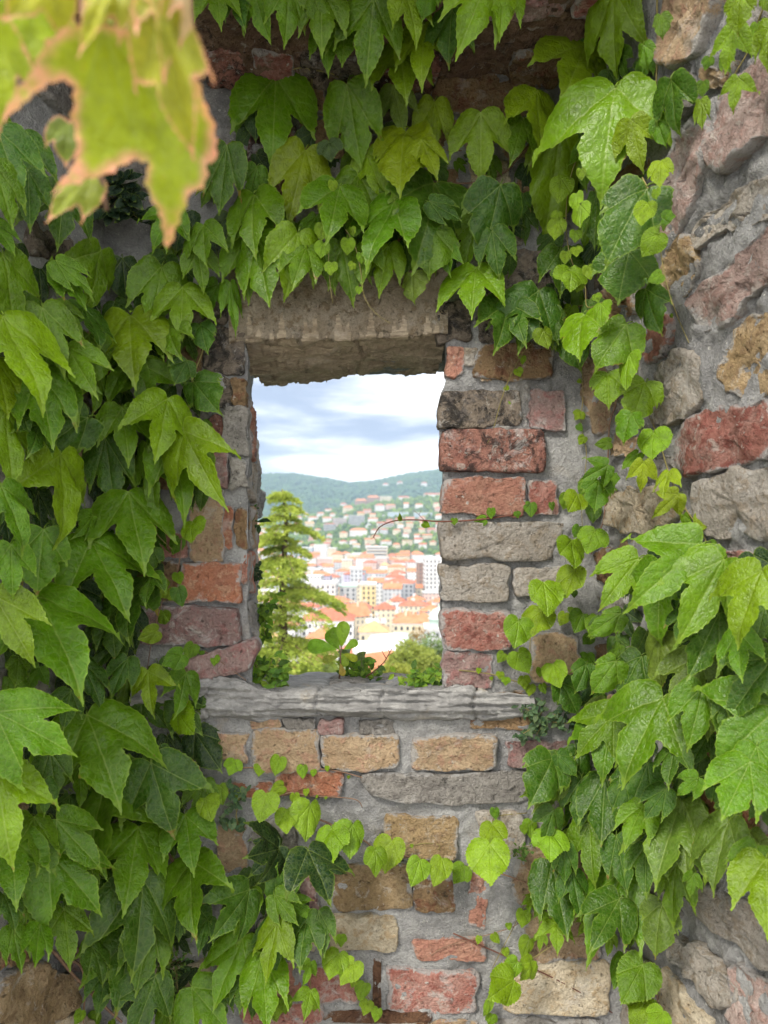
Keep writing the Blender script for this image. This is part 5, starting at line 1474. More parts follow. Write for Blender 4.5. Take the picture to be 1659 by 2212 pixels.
_z = _xy[:, 2] - .55 * np.clip(_xy[:, 0] - .20, 0, 1) ** 1.5 - .35 * np.clip(-_xy[:, 0] - .15, 0, 1) ** 1.5 + .10 * np.sin(_xy[:, 0] * 11) * np.clip(-_xy[:, 1] - .25, 0, .5)
for v_, z_ in zip(BIG.vertices, _z): v_.co.z = z_
place_leaf(near, BIG, at(224, 60, .40), Vector((0, 0, -1)), -ray(240, 280), 1159 * .4 / F * .40 * 1.0, YG, .06)
NQ = .76


def nl(px, py, tx, ty, Y, *r):
    return near_leaf(px, py, tx, ty, Y * NQ, *r)


near_leaf(345, 30, 472, 292, .375, 1, (.36, .40, .03), .55, .1, .5, .5)
nl(70, 10, 60, 170, .58, 0, YG, 1.2, .2, 0, 0)
nl(-20, 60, 5, 268, .56, 1, YG, .8, .3, .2, 0)
nl(300, -90, 385, 118, .49, 2, (.46, .40, .05), .55, .5, .5, -.6)
nl(270, -60, 166, 96, .50, 2, (.42, .40, .03), .55, .4, -.2, .3)
nl(390, -60, 420, 80, .49, 2, (.55, .42, .22), .5, .3, .6, -.4)
nl(120, -70, 5, 40, .52, 0, YO, .9, .2, -.2, .1)
nl(110, 20, 130, 110, .60, 1, YG, .9, .2, .3, .2)
nl(150, 265, 140, 355, .66, 2, (.14, .18, .02), 1.3, .1, .5, .8)
nl(200, 385, 90, 470, .70, 2, (.20, .24, .02), .7, .1, .2, .6)
stem_pts = [at(x, y, Y) - near.location for x, y, Y in [(60, -120, .50), (170, -40, .48), (185, 40, .48), (205, 200, .50), (218, 380, .53), (230, 455, .54)]]
tv, tf = tube([Vector(q) for q in catmull(stem_pts, 4)], .0035, .0018, 6)
link('stem', mesh('stem', tv, tf), near, M['wood'])
me_b = None
for k in range(34):
    px, py = random.gauss(300, 20), random.gauss(55, 26)
    if me_b is None:
        bm = bmesh.new(); bmesh.ops.create_icosphere(bm, subdivisions=1, radius=.0022)
        me_b = bpy.data.meshes.new('bud'); bm.to_mesh(me_b); bm.free(); me_b.materials.append(M['weed'])
    b = link('bud', me_b, near, None, at(px, py, U(.48, .51)) - near.location)
    b.color = (.2, .32, .04, 1)


# ------------------------------------------------------------------ weeds rooted in the joints and on the sill
def clump(name, label, cat, base, n, spread, Lr, tint, seed, up=.5, depth=.04, stems=8, kind='e', facing=(0, -1, .35)):
    rg = random.Random(seed)
    t = thing(name, tuple(base), label, cat)
    fc = Vector(facing)
    tips = []
    for i in range(stems):
        e = Vector((rg.uniform(-1, 1) * spread[0], -rg.uniform(0, 1) * depth, rg.uniform(spread[2], spread[1])))
        mid = e * .5 + Vector((0, -depth * .4, up * .01))
        tv, tf = tube([Vector((rg.uniform(-.3, .3) * spread[0], .01, 0)), mid, e], .0013, .0007, 4)
        link('stem', mesh('stem', tv, tf), t, M['stem'])
        tips.append((mid, e))
    for i in range(n):
        m_, e = rg.choice(tips)
        f = rg.uniform(.1, 1.05)
        p = m_ * (1 - f) + e * f + Vector((rg.gauss(0, .006), rg.gauss(-.004, .005), rg.gauss(0, .006)))
        d = Vector((rg.uniform(-1, 1), rg.uniform(-.7, .1), rg.uniform(-1, .9)))
        nn = (fc + Vector((rg.uniform(-.6, .6), rg.uniform(-.3, .3), rg.uniform(-.3, .7)))).normalized()
        c = tint[rg.randrange(len(tint))]
        place_leaf(t, rg.choice(LEAF[kind]), t.location + p, d, nn, rg.uniform(*Lr), c, rg.uniform(-.2, .5), w=rg.uniform(.85, 1.25) if kind == 'e' else 1)
    return t


G1 = [(.06, .13, .03), (.09, .18, .035), (.05, .11, .03), (.12, .22, .04)]
G2 = [(.05, .10, .05), (.07, .13, .06), (.045, .09, .045), (.10, .16, .08)]
G3 = [(.018, .038, .020), (.024, .05, .026), (.014, .03, .017)]
G4 = [(.13, .25, .02), (.20, .33, .03), (.09, .19, .02), (.06, .13, .02)]
clump('weed_clump', 'bushy green weed growing at the left end of the sill', 'weed', at(578, 1462, 1.90), 150, (.060, .075, -.02), (.016, .032), G4, 1, depth=.07, stems=16)
clump('weed_clump', 'low leafy weed spilling over the right end of the sill', 'weed', at(905, 1474, 1.92), 120, (.068, .055, -.012), (.014, .028), G4, 2, depth=.07, stems=14)
clump('weed_clump', 'low green ground cover behind the broad leaved seedling on the sill', 'weed', at(775, 1462, 2.16), 90, (.075, .05, 0), (.016, .03), G4, 3, depth=.05, stems=10)
clump('weed_clump', 'round cushion of small grey green leaves in a joint right of the sill', 'weed', at(1172, 1560, 1.785), 170, (.066, .055, -.06), (.013, .022), G2, 4, depth=.03, stems=16)
clump('weed_clump', 'small grey green rosettes beside the young ivy runner below the sill', 'weed', at(508, 1740, 1.785), 55, (.03, .045, -.05), (.014, .026), G2, 5, depth=.025, stems=8)
clump('weed_clump', 'dark leaved weed in the shade behind the blurred branch', 'weed', at(258, 440, 1.77), 85, (.065, .09, -.09), (.035, .062), G3, 6, depth=.05, stems=9)
clump('weed_clump', 'dark moss like tuft in the joint under the right ivy', 'weed', at(1128, 1835, 1.785), 60, (.022, .012, -.014), (.006, .012), G1, 7, depth=.015, stems=6)
clump('weed_clump', 'glossy dark sprig sticking out of the left side of the opening', 'weed', at(552, 1135, 2.0), 16, (.030, .04, -.03), (.022, .042), [(.03, .07, .03), (.04, .10, .03)], 8, depth=.04, stems=5)
clump('weed_clump', 'tiny tufted plant on the left edge of the opening above the sprig', 'weed', at(549, 1100, 1.92), 30, (.010, .016, -.03), (.006, .010), G1, 12, depth=.02, stems=4)
clump('weed_clump', 'spiky little dark plant low on the left edge of the opening', 'weed', at(556, 1235, 2.05), 40, (.022, .03, -.03), (.012, .022), [(.03, .06, .035), (.06, .10, .06)], 9, depth=.04, stems=6)
clump('weed_clump', 'hanging green strand down the left side of the opening above the sill', 'weed', at(572, 1345, 2.1), 46, (.022, .10, -.06), (.02, .035), G4, 10, depth=.05, stems=7)
clump('weed_clump', 'fine mossy weed trailing between the lower left ivy leaves', 'weed', at(385, 2080, 1.78), 90, (.028, .06, -.08), (.006, .012), G1, 11, depth=.03, stems=10)

seedling = thing('seedling', tuple(at(735, 1466, 2.05)), 'broad leaved seedling with glossy yellow green leaves on the sill', 'plant')
sd0 = at(733, 1466, 2.05)
tv, tf = tube([sd0 - seedling.location, at(736, 1440, 2.045) - seedling.location, at(735, 1415, 2.04) - seedling.location, at(738, 1395, 2.04) - seedling.location], .0028, .0018, 6)
link('stem', mesh('stem', tv, tf), seedling, M['wood'])
for px, py, tx, ty, c, nn in [(737, 1400, 743, 1350, (.20, .36, .02), (.1, -1, .2)), (733, 1402, 712, 1364, (.18, .34, .02), (-.3, -1, .3)), (728, 1402, 668, 1388, (.17, .33, .02), (-.1, -1, .5)), (735, 1405, 700, 1372, (.15, .30, .02), (-.4, -1, .3)),
                              (742, 1404, 764, 1384, (.19, .33, .02), (.2, -1, .5)), (740, 1412, 768, 1418, (.30, .36, .02), (.2, -1, .5)), (732, 1418, 700, 1424, (.20, .24, .03), (0, -1, .4)), (738, 1410, 748, 1436, (.16, .25, .02), (0, -1, .5)),
                              (735, 1432, 740, 1456, (.36, .26, .05), (0, -1, .2))]:
    q, e = at(px, py, 2.04), at(tx, ty, 2.02)
    place_leaf(seedling, random.choice(LEAF['b']), q, e - q, Vector(nn), (e - q).length * 1.05, c, .1, w=1.05)
twig = thing('dry_twig', tuple(at(790, 1462, 2.1)), 'dry branching twig leaning over the sill beside the seedling', 'twig')
for pts, r in [([(790, 1462), (812, 1447), (830, 1430), (846, 1402), (848, 1388)], .0022), ([(830, 1430), (838, 1416), (850, 1410)], .0014), ([(835, 1424), (826, 1408), (822, 1396)], .0012), ([(842, 1410), (836, 1398)], .001), ([(800, 1455), (815, 1452)], .001)]:
    tv, tf = tube([at(x, y, 2.1) - twig.location for x, y in pts], r, .0007, 5)
    link('branch', mesh('branch', tv, tf), twig, M['dry'])
clump('grass_tuft', 'thin upright grassy stalks behind the seedling', 'weed', at(765, 1450, 2.25), 14, (.03, .06, .02), (.04, .06), [(.14, .2, .06)], 14, depth=.02, stems=9)

# ------------------------------------------------------------------ terrain: terrace, castle slope, town plain, hillside, far ridge
CITY = EYE - 78.0


def terrain_h(X, Y):
    X, Y = np.asarray(X, float), np.asarray(Y, float)
    h = np.interp(Y, [2.4, 6, 28, 90, 190, 260], [-2.6, -4.5, -12, -40, -68, -76.5]) - 0 + EYE - 1.5 + 0.0
    h = np.where(Y >= 260, CITY, h)
    k = X / np.maximum(Y, 1)
    # nearer hillside with houses, higher to the right
    crest_px = np.interp(k, [-.6, -.20, -.165, -.09, -.045, 0.0, .06, .12, .6], [1150, 1142, 1134, 1106, 1088, 1078, 1068, 1058, 1020])
    ycrest = 2250
    zc = EYE + (CY - crest_px) / F * ycrest - 9
    t = np.clip((Y - 1180) / (ycrest - 1180), 0, 1)
    rise = t * t * (3 - 2 * t) * .45 + t * .55
    bump = fbm(np.column_stack([X.ravel(), Y.ravel(), 0 * X.ravel()]), 1 / 260, 3, 101).reshape(X.shape)
    near = CITY + (zc - CITY) * rise + bump * 9 * t * (1 - t) * 2
    back = np.clip((Y - ycrest) / 500, 0, 1)
    near = np.where(Y > ycrest, zc - back * 60, near)
    h = np.where(Y > 1180, near, h)
    # far wooded ridge
    ridge_px = np.interp(k, [-.6, -.22, -.165, -.12, -.075, -.045, -.01, .03, .075, .13, .6], [1015, 1026, 1027, 1026, 1036, 1046, 1041, 1027, 1018, 1012, 1000])
    yr = 4200
    zr = EYE + (CY - ridge_px) / F * yr - 8
    s = np.clip((Y - 2600) / (yr - 2600), 0, 1)
    far = -60 + (zr + 60) * np.sin(s * math.pi / 2) + fbm(np.column_stack([X.ravel(), Y.ravel(), 0 * X.ravel()]), 1 / 420, 3, 102).reshape(X.shape) * 22 * s * (1 - s) * 2
    far = np.where(Y > yr, zr - (Y - yr) * .04, far)
    h = np.where(Y > 2600, np.maximum(far, near), h)
    return h


ys = np.concatenate([np.linspace(2.36, 30, 16), np.linspace(38, 260, 18), np.linspace(285, 1180, 20), np.linspace(1200, 2300, 46), np.linspace(2330, 4300, 60), np.linspace(4400, 6000, 8)])
ks = np.linspace(-1, 1, 121)
XX = np.array([[k * (40 + .62 * y) for k in ks] for y in ys])
YY = np.repeat(ys[:, None], len(ks), 1)
ZZ = terrain_h(XX, YY)
me = mesh('terrain', np.column_stack([XX.ravel(), YY.ravel(), ZZ.ravel()]).tolist(), grid_faces(len(ys), len(ks)))
if me.polygons[5].normal.z < 0: me.flip_normals()
m_, nt = new_mat('hill_ground')
g_ = mixc(nt, mapr(nt, noise(nt, pos(nt), .012, 6.0), .35, .65), (.045, .085, .022), (.09, .13, .045))
finish(nt, principled(nt, color=g_, rough=.9, spec=.1).outputs[0])
tag(link('terrain', me, None, m_), 'wooded hills and the town plain beyond the wall', 'terrain', kind='structure')
# town floor: a paler sheet just above the plain, and the terrace the viewer stands on
me = mesh('town_ground', [(-330, 262, CITY + .3), (330, 262, CITY + .3), (760, 1178, CITY + .3), (-760, 1178, CITY + .3)], [(0, 1, 2, 3)], False)
tag(link('town_ground', me, None, plain('paving', (.30, .29, .28), .9, .1, .3, .02)), 'pale streets and squares between the town buildings', 'ground', kind='structure')
me = mesh('terrace_ground', [(-14, -16, 0), (14, -16, 0), (14, 2.35, 0), (-14, 2.35, 0)], [(0, 1, 2, 3)], False)
tag(link('terrace_ground', me, None, plain('gravel', (.34, .32, .29), .95, .1, .35, 6)), 'gravel terrace in front of the wall', 'ground', kind='structure')

# ------------------------------------------------------------------ town
WALLC = {'white': (.74, .73, .71), 'cream': (.70, .62, .46), 'pale grey': (.52, .53, .55), 'pink': (.66, .48, .42), 'grey': (.36, .37, .39), 'yellow': (.70, .55, .28), 'lilac': (.50, .46, .58), 'brown': (.33, .22, .17), 'pale blue': (.45, .53, .60)}


def wall_mat(nm, col):
    m, nt = new_mat(nm.replace(' ', '_') + '_render')
    tc = nd(nt, 'ShaderNodeTexCoord').outputs['Object']
    s = nd(nt, 'ShaderNodeSeparateXYZ', {0: tc})
    hor = math_n(nt, 'ADD', s.outputs[0], s.outputs[1])
    fx = math_n(nt, 'ABSOLUTE', math_n(nt, 'SUBTRACT', math_n(nt, 'FRACT', math_n(nt, 'DIVIDE', hor, 3.1)), .5))
    fz = math_n(nt, 'ABSOLUTE', math_n(nt, 'SUBTRACT', math_n(nt, 'FRACT', math_n(nt, 'DIVIDE', s.outputs[2], 3.4)), .5))
    win = math_n(nt, 'MULTIPLY', math_n(nt, 'LESS_THAN', fx, .19), math_n(nt, 'LESS_THAN', fz, .27))
    n = noise(nt, pos(nt), .08, 4.0)
    c = nd(nt, 'ShaderNodeVectorMath', {0: col, 'Scale': mapr(nt, n, .3, .7, .82, 1.08, False)}, operation='SCALE').outputs[0]
    far = nd(nt, 'ShaderNodeObjectInfo').outputs['Alpha']
    c = mixc(nt, math_n(nt, 'MULTIPLY', math_n(nt, 'MULTIPLY', win, far), .8), c, (.10, .11, .13))
    finish(nt, principled(nt, color=c, rough=.8, spec=.2).outputs[0])
    return m


for k_, c_ in list(WALLC.items()):
    M['w_' + k_] = wall_mat(k_, c_)


def roof_mat(nm, c1, c2):
    m, nt = new_mat(nm)
    n = noise(nt, pos(nt), .25, 5.0, .65)
    c = mixc(nt, mapr(nt, n, .35, .65), c1, c2)
    finish(nt, principled(nt, color=c, rough=.85, spec=.15).outputs[0])
    return m


M['r_orange'] = roof_mat('orange_tiles', (.47, .18, .085), (.56, .25, .13))
M['r_red'] = roof_mat('red_tiles', (.40, .13, .075), (.48, .18, .11))
M['r_tan'] = roof_mat('tan_tiles', (.52, .32, .16), (.60, .38, .20))
M['r_flat'] = roof_mat('flat_roofing', (.55, .55, .54), (.70, .70, .69))
M['r_white'] = roof_mat('white_roofing', (.78, .78, .78), (.84, .84, .84))
M['r_green'] = roof_mat('green_copper', (.40, .52, .46), (.48, .60, .53))
M['glass'] = plain('window_glass', (.05, .055, .065), .2, .5)
M['trim'] = plain('pale_trim', (.72, .71, .69), .8, .2)
M['road'] = plain('pale_road', (.42, .41, .40), .9, .1)


def roof_mesh(w, d, h, rh, kind, ov=.5):
    a, b = w / 2 + ov, d / 2 + ov
    if kind == 'hip':
        r = max(0.0, a - b) if a > b else 0.0
        q = max(0.0, b - a) if b > a else 0.0
        V = [(-a, -b, h), (a, -b, h), (a, b, h), (-a, b, h), (-r, -q, h + rh), (r, q, h + rh)]
        Fc = [(0, 1, 5, 4), (2, 3, 4, 5), (1, 2, 5), (3, 0, 4), (3, 2, 1, 0)] if a >= b else [(0, 1, 4), (1, 2, 5, 4), (2, 3, 5), (3, 0, 4, 5), (3, 2, 1, 0)]
    elif kind == 'gable':
        V = [(-a, -b, h), (a, -b, h), (a, b, h), (-a, b, h), (-a, 0, h + rh), (a, 0, h + rh)]
        Fc = [(0, 1, 5, 4), (2, 3, 4, 5), (1, 2, 5), (3, 0, 4), (3, 2, 1, 0)]
    else:
        V = [(x, y, z) for z in (h, h + .9) for x, y in ((-a, -b), (a, -b), (a, b), (-a, b))]
        Fc = [(0, 1, 5, 4), (1, 2, 6, 5), (2, 3, 7, 6), (3, 0, 4, 7), (4, 5, 6, 7), (3, 2, 1, 0)]
    return mesh('roof', V, Fc, False)


def box_mesh(name, lo, hi):
    x0, y0, z0 = lo
    x1, y1, z1 = hi
    V = [(x, y, z) for x in (x0, x1) for y in (y0, y1) for z in (z0, z1)]
    return mesh(name, V, [(0, 1, 3, 2), (4, 6, 7, 5), (0, 4, 5, 1), (2, 3, 7, 6), (0, 2, 6, 4), (1, 5, 7, 3)], False)


WIN_ME = box_mesh('window', (-.62, -.12, -.95), (.62, .06, .95)); WIN_ME.materials.append(M['glass'])
BLD = []


def building(X, Y, w, d, h, rot, wall, roof, rk, rh, windows=0, balconies=0, z=None, name='town_building', cat='building', base=3.0, chim=0, label=None, extra=None):
    z = float(terrain_h(np.array([X]), np.array([Y]))[0]) if z is None else z
    t = thing(name, (X, Y, z), '', cat)
    t.rotation_euler = (0, 0, rot)
    wo = link('wall', box_mesh('wall', (-w / 2, -d / 2, -base), (w / 2, d / 2, h)), t, M['w_' + wall])
    wo.color = (1, 1, 1, 0.0 if (windows or balconies) else 1.0)
    rf = link('roof', roof_mesh(w, d, h + .01, rh, rk), t, M['r_' + roof])
    if windows:
        nx, nz = max(2, int(w / 3.2)), max(2, int(h / 3.5))
        for i in range(nx):
            for j in range(nz):
                link('window', WIN_ME, t, None, (-w / 2 + (i + .5) * w / nx, -d / 2 - .02, 1.9 + (j + .1) * (h - 1.2) / nz))
        side = 1 if X < 0 else -1
        ny = max(1, int(d / 4.0))
        for i in range(ny):
            for j in range(nz):
                o = link('window', WIN_ME, t, None, (side * (w / 2 + .02), -d / 2 + (i + .5) * d / ny, 1.9 + (j + .1) * (h - 1.2) / nz))
                o.rotation_euler = (0, 0, side * math.pi / 2)
        link('cornice', box_mesh('cornice', (-w / 2 - .25, -d / 2 - .25, h - .8), (w / 2 + .25, -d / 2 - .03, h - .4)), t, M['trim'])
    for j in range(balconies):
        zz0 = 1.2 + (j + .35) * h / (balconies + .4)
        link('balcony', box_mesh('balcony', (-w / 2 + .4, -d / 2 - 1.5, zz0), (w / 2 - .4, -d / 2 - .03, zz0 + 1.15)), t, M['trim'])
        link('window_band', box_mesh('window_band', (-w / 2 + .8, -d / 2 - .08, zz0 + 1.2), (w / 2 - .8, -d / 2 - .01, zz0 + 2.5)), t, M['glass'])
    for k in range(chim):
        cx0, cy0 = U(-.3, .3) * w, U(-.2, .2) * d
        link('chimney', box_mesh('chimney', (cx0 - .6, cy0 - .45, h + rh * .3), (cx0 + .6, cy0 + .45, h + rh + U(.6, 1.6))), rf, M['w_' + random.choice(['white', 'cream', 'pink'])])
    px, py = CX + X / Y * F, CY - (z + h + rh * .5 - EYE) / Y * F
    BLD.append(dict(o=t, px=px, py=py, Y=Y, wall=wall, roof=roof, rk=rk, label=label, w=w / Y * F, h=h))
    t['label'] = label or ''
    return t


def px_building(px, ptop, Y, wpx, dm, wall, roof, rk, rh, base_z=None, **k):
    """a building known by its place in the picture; it stands on the ground at distance Y, its height follows from its top"""
    X = (px - CX) / F * Y
    z = float(terrain_h(np.array([X]), np.array([Y]))[0])
    top = EYE + (CY - ptop) / F * Y
    h = max(5.0, top - z - rh)
    return building(X, Y, wpx / F * Y, dm, h, k.pop('rot', U(-.08, .08)), wall, roof, rk, rh, **k)


random.seed(23)
TOWN = []


def free(X, Y, r):
    return all((X - a) ** 2 + (Y - b) ** 2 > (r + c) ** 2 for a, b, c in TOWN)


def pb(px, ptop, Y, wpx, dm, wall, roof, rk, rh, **k):
    TOWN.append(((px - CX) / F * Y, Y, max(wpx / F * Y, dm) * .56))
    return px_building(px, ptop, Y, wpx, dm, wall, roof, rk, rh, **k)


# landmarks of the town that can be picked out
pb(937, 1203, 640, 42, 16, 'white', 'flat', 'flat', 1, windows=1, label='tall white tower block with rows of windows at the right jamb')
pb(908, 1212, 660, 14, 14, 'brown', 'flat', 'flat', 1, label='narrow brown slab building left of the white tower block')
pb(862, 1247, 620, 66, 22, 'grey', 'red', 'hip', 4, windows=1, rot=-.12, label='large grey palace with red hip roof left of the white tower')
pb(696, 1256, 575, 64, 18, 'white', 'flat', 'flat', 1, windows=1, label='white apartment house with a grid of dark windows right of the conifer')
pb(752, 1262, 590, 36, 16, 'pale grey', 'green', 'flat', 1.5, windows=1, label='pale building with green roof terrace next to the white apartment house')
pb(797, 1258, 560, 30, 16, 'yellow', 'flat', 'flat', 1, windows=1, label='yellow building with rows of dark windows in mid town')
pb(770, 1225, 700, 26, 15, 'pale grey', 'flat', 'flat', 1, windows=1, label='tall grey blue block with flat roof in mid town')
pb(690, 1233, 720, 50, 15, 'lilac', 'orange', 'hip', 4, label='lilac house with orange roof beside the conifer')
pb(815, 1180, 1020, 44, 20, 'cream', 'flat', 'flat', 1, balconies=7, label='tall cream apartment slab at the foot of the hill')
pb(790, 1198, 960, 40, 16, 'white', 'orange', 'hip', 4, label='white house with orange roof under the cream slab')
pb(718, 1183, 1080, 18, 14, 'cream', 'flat', 'flat', 1, label='slim cream tower left of the cream apartment slab')
pb(693, 1176, 1130, 28, 14, 'white', 'flat', 'flat', 1, label='white stepped block at the foot of the green hillside')
pb(648, 1182, 1100, 56, 18, 'pale blue', 'flat', 'flat', 1, label='long pale blue block behind the conifer top')
pb(750, 1208, 880, 22, 10, 'cream', 'flat', 'flat', 1, label='cream church tower among the mid town roofs')
pb(760, 1303, 470, 60, 20, 'cream', 'orange', 'gable', 7, rot=.5, chim=3, label='cream house with broad orange gable roof below mid town')
pb(710, 1312, 440, 110, 24, 'white', 'red', 'hip', 6, chim=4, windows=1, label='long red roofed palazzo with white walls near the seedling')
pb(900, 1322, 430, 100, 18, 'cream', 'orange', 'hip', 5, chim=4, windows=1, label='long orange roofed house with many chimneys left of the green dome')
pb(808, 1340, 400, 64, 16, 'cream', 'tan', 'hip', 5, windows=1, chim=2, label='house with pale tan hip roof and cream front above the white roofs')
pb(700, 1352, 380, 70, 16, 'pink', 'orange', 'hip', 5, chim=3, windows=1, label='pink house with orange roof partly behind the seedling')
pb(862, 1366, 360, 130, 26, 'white', 'green', 'hip', 3.5, windows=1, label='low white hall with green copper roof at the right')
pb(820, 1394, 300, 110, 22, 'white', 'white', 'flat', 1, label='large flat white roofed building in the foreground of the town')
pb(905, 1408, 285, 70, 20, 'white', 'white', 'gable', 4, rot=.25, label='bright white gabled roof at the right end of the foreground')
pb(818, 1408, 262, 74, 16, 'cream', 'orange', 'gable', 8.5, rot=.62, windows=1, label='steep orange roof just above the sill right of the seedling')
# church with a green dome
ch = pb(944, 1350, 385, 54, 16, 'pale grey', 'flat', 'flat', 1, windows=1, label='church with a pale green dome at the right jamb', name='domed_church', cat='church')
V, ns_ = [], 24
prof = [(5.2, 0), (5.2, 3.4), (5.6, 3.5), (5.6, 4.0), (5.0, 4.1), (4.8, 5.4), (4.1, 7.0), (2.9, 8.2), (1.4, 8.9), (.5, 9.1), (.5, 10.4), (.05, 10.9)]
for r_, z_ in prof:
    V += [(r_ * math.cos(2 * math.pi * k / ns_), r_ * math.sin(2 * math.pi * k / ns_), z_) for k in range(ns_)]
Fc = [(i * ns_ + k, i * ns_ + (k + 1) % ns_, (i + 1) * ns_ + (k + 1) % ns_, (i + 1) * ns_ + k) for i in range(len(prof) - 1) for k in range(ns_)]
dm_me = mesh('dome', V, Fc)
hz = BLD[-1]['h']
link('dome', dm_me, ch, M['r_green'], (1.0, -2, hz + .8))

# the other houses of the town, street by street
YROWS = [275, 303, 331, 361, 393, 428, 466, 507, 550, 597, 648, 704, 765, 832, 905, 985, 1070, 1150]
OUTSIDE = []
for ri, Yr in enumerate(YROWS):
    X = -.36 * Yr
    while X < .27 * Yr:
        w = U(10, 21)
        d = U(10, 14)
        Y = Yr + U(-9, 9)
        px = CX + (X + w / 2) / Y * F
        h = U(12, 20) if Y > 420 else U(9, 14)
        wl = random.choices(['white', 'cream', 'pale grey', 'pink', 'grey', 'yellow', 'lilac', 'brown', 'pale blue'], [9, 7, 3, 4, 1.5, 1.5, .6, .7, .8])[0]
        rf, rk = random.choices([('orange', 'hip'), ('red', 'hip'), ('orange', 'gable'), ('tan', 'hip'), ('flat', 'flat'), ('white', 'flat')], [8, 4, 3, 1, 3, .8])[0]
        spec = (X + w / 2, Y, w, d, h, U(-.2, .12), wl, rf, rk, U(2.6, 4.2))
        if free(X + w / 2, Y, max(w, d) * .5):
            if 538 < px < 968:
                building(*spec, windows=1 if (Y < 420 and px > 660) else 0, chim=3 if Y < 450 else (2 if Y < 640 else (1 if Y < 800 else 0)))
                TOWN.append((X + w / 2, Y, max(w, d) * .42))
            else:
                OUTSIDE.append(spec)
        X += w + U(1, 4.5)

# apartment blocks and villas on the hillside
def pyhill(px, py):
    """ground point of the hillside seen at a pixel"""
    Yv = np.linspace(1185, 2250, 400)
    Xv = (px - CX) / F * Yv
    zv = terrain_h(Xv, Yv)
    pv = CY - (zv - EYE) / Yv * F
    i = np.where(pv <= py)[0]
    k = i[0] if len(i) else 399
    return Xv[k], Yv[k]


HILL = []


def hb(px, py, wpx, hpx, d, wall, roof, rk, rhpx, **k):
    X, Y = pyhill(px, py)
    s = Y / F
    HILL.append((px, py, wpx, hpx))
    return building(X, Y, wpx * s, d, hpx * s, k.pop('rot', U(-.25, .25)), wall, roof, rk, max(.8, rhpx * s), base=8, name=k.pop('name', 'hillside_house'), cat=k.pop('cat', 'house'), **k)


ap = dict(name='apartment_block', cat='building')
hb(770, 1136, 34, 22, 14, 'grey', 'flat', 'flat', 1, balconies=5, label='grey apartment block with stacked balconies in the middle of the hillside', rot=0, **ap)
hb(734, 1136, 30, 16, 14, 'pink', 'flat', 'flat', 1, balconies=3, label='pinkish apartment block left of the grey block on the hillside', rot=.05, **ap)
hb(712, 1146, 26, 14, 13, 'grey', 'red', 'hip', 2, balconies=3, label='low grey block below the pinkish block on the hillside', rot=.1, **ap)
hb(774, 1158, 38, 12, 14, 'white', 'orange', 'hip', 5, label='wide villa with orange hip roof below the grey block', rot=0)
hb(832, 1140, 36, 10, 12, 'cream', 'red', 'gable', 3, balconies=2, label='terraced house row beside the curving hillside road', rot=.2)
hb(860, 1115, 46, 8, 14, 'pale blue', 'flat', 'flat', 1, label='long blue grey block on the upper hillside, left one of two', rot=0, **ap)
hb(914, 1116, 40, 8, 14, 'pale blue', 'flat', 'flat', 1, label='long blue grey block on the upper hillside, right one of two', rot=0, **ap)
hb(780, 1092, 26, 10, 12, 'brown', 'orange', 'hip', 5, label='reddish villa with orange roof on the left brow of the hill')
hb(806, 1086, 26, 13, 12, 'brown', 'orange', 'hip', 5, label='tall reddish villa beside its twin on the brow of the hill')
hb(833, 1084, 26, 12, 12, 'cream', 'flat', 'flat', 1, label='cream stepped villa right of the reddish villas on the brow', rot=.3)
hb(872, 1074, 26, 6, 10, 'white', 'red', 'hip', 3, label='white villa with red roof high on the brow')
hb(820, 1104, 20, 12, 12, 'white', 'red', 'hip', 4, label='white villa with red roof just below the brow')
hb(752, 1105, 22, 8, 12, 'cream', 'orange', 'hip', 5, label='orange roofed villa left of the reddish villas')
hb(935, 1066, 40, 6, 10, 'white', 'red', 'hip', 3, label='white house with red roof at the right edge of the brow')
hb(880, 1178, 22, 10, 12, 'cream', 'tan', 'flat', 1, label='small cream house in the trees at the foot of the hill')
for py in (1098, 1108, 1118, 1128, 1140, 1152, 1163, 1175, 1186):
    px = U(545, 575)
    while px < 962:
        w = U(11, 23)
        hh = U(6, 10)
        crest = np.interp((px - CX) / F, [-.6, -.20, -.165, -.09, -.045, 0.0, .06], [1150, 1142, 1134, 1106, 1088, 1078, 1068])
        if py > crest + 6 and all(abs(px - a) > (w + c) * .52 or abs(py - b) > 9 for a, b, c, _ in HILL):
            wl = random.choices(['white', 'cream', 'pink', 'pale grey', 'yellow'], [6, 5, 3, 1, 1])[0]
            rf = random.choices(['orange', 'red', 'tan'], [7, 4, .5])[0]
            hb(px, py + U(-3, 3), w, hh, U(8, 12), wl, rf, random.choice(['hip', 'hip', 'gable']), U(2.2, 3.6))
        px += w + U(3, 20)

# labels for the houses that carry no name of their own: by row, roof and place in the row
for nm, rows in (('town', [270, 330, 395, 470, 560, 670, 800, 950, 1180]), ('hill', [1180, 1320, 1460, 1620, 1800, 2020, 2400])):
    words = {'town': ['nearest', 'second', 'third', 'fourth', 'fifth', 'sixth', 'seventh', 'farthest'], 'hill': ['lowest', 'second', 'third', 'fourth', 'fifth', 'topmost']}[nm]
    def nth(k): return str(k) + ('th' if 10 < k % 100 < 14 else {1: 'st', 2: 'nd', 3: 'rd'}.get(k % 10, 'th'))
    for i in range(len(rows) - 1):
        sel = sorted([b for b in BLD if b['label'] is None and rows[i] <= b['Y'] < rows[i + 1]], key=lambda b: b['px'])
        for k, b in enumerate(sel):
            place = f'{words[i]} row of town roofs' if nm == 'town' else f'{words[i]} tier of hillside houses'
            b['o']['label'] = f"{b['wall']} house with {b['roof']} roof, {nth(k + 1)} from left in {place}"
            b['o']['group'] = 'town houses seen through the opening' if nm == 'town' else 'houses on the hillside'
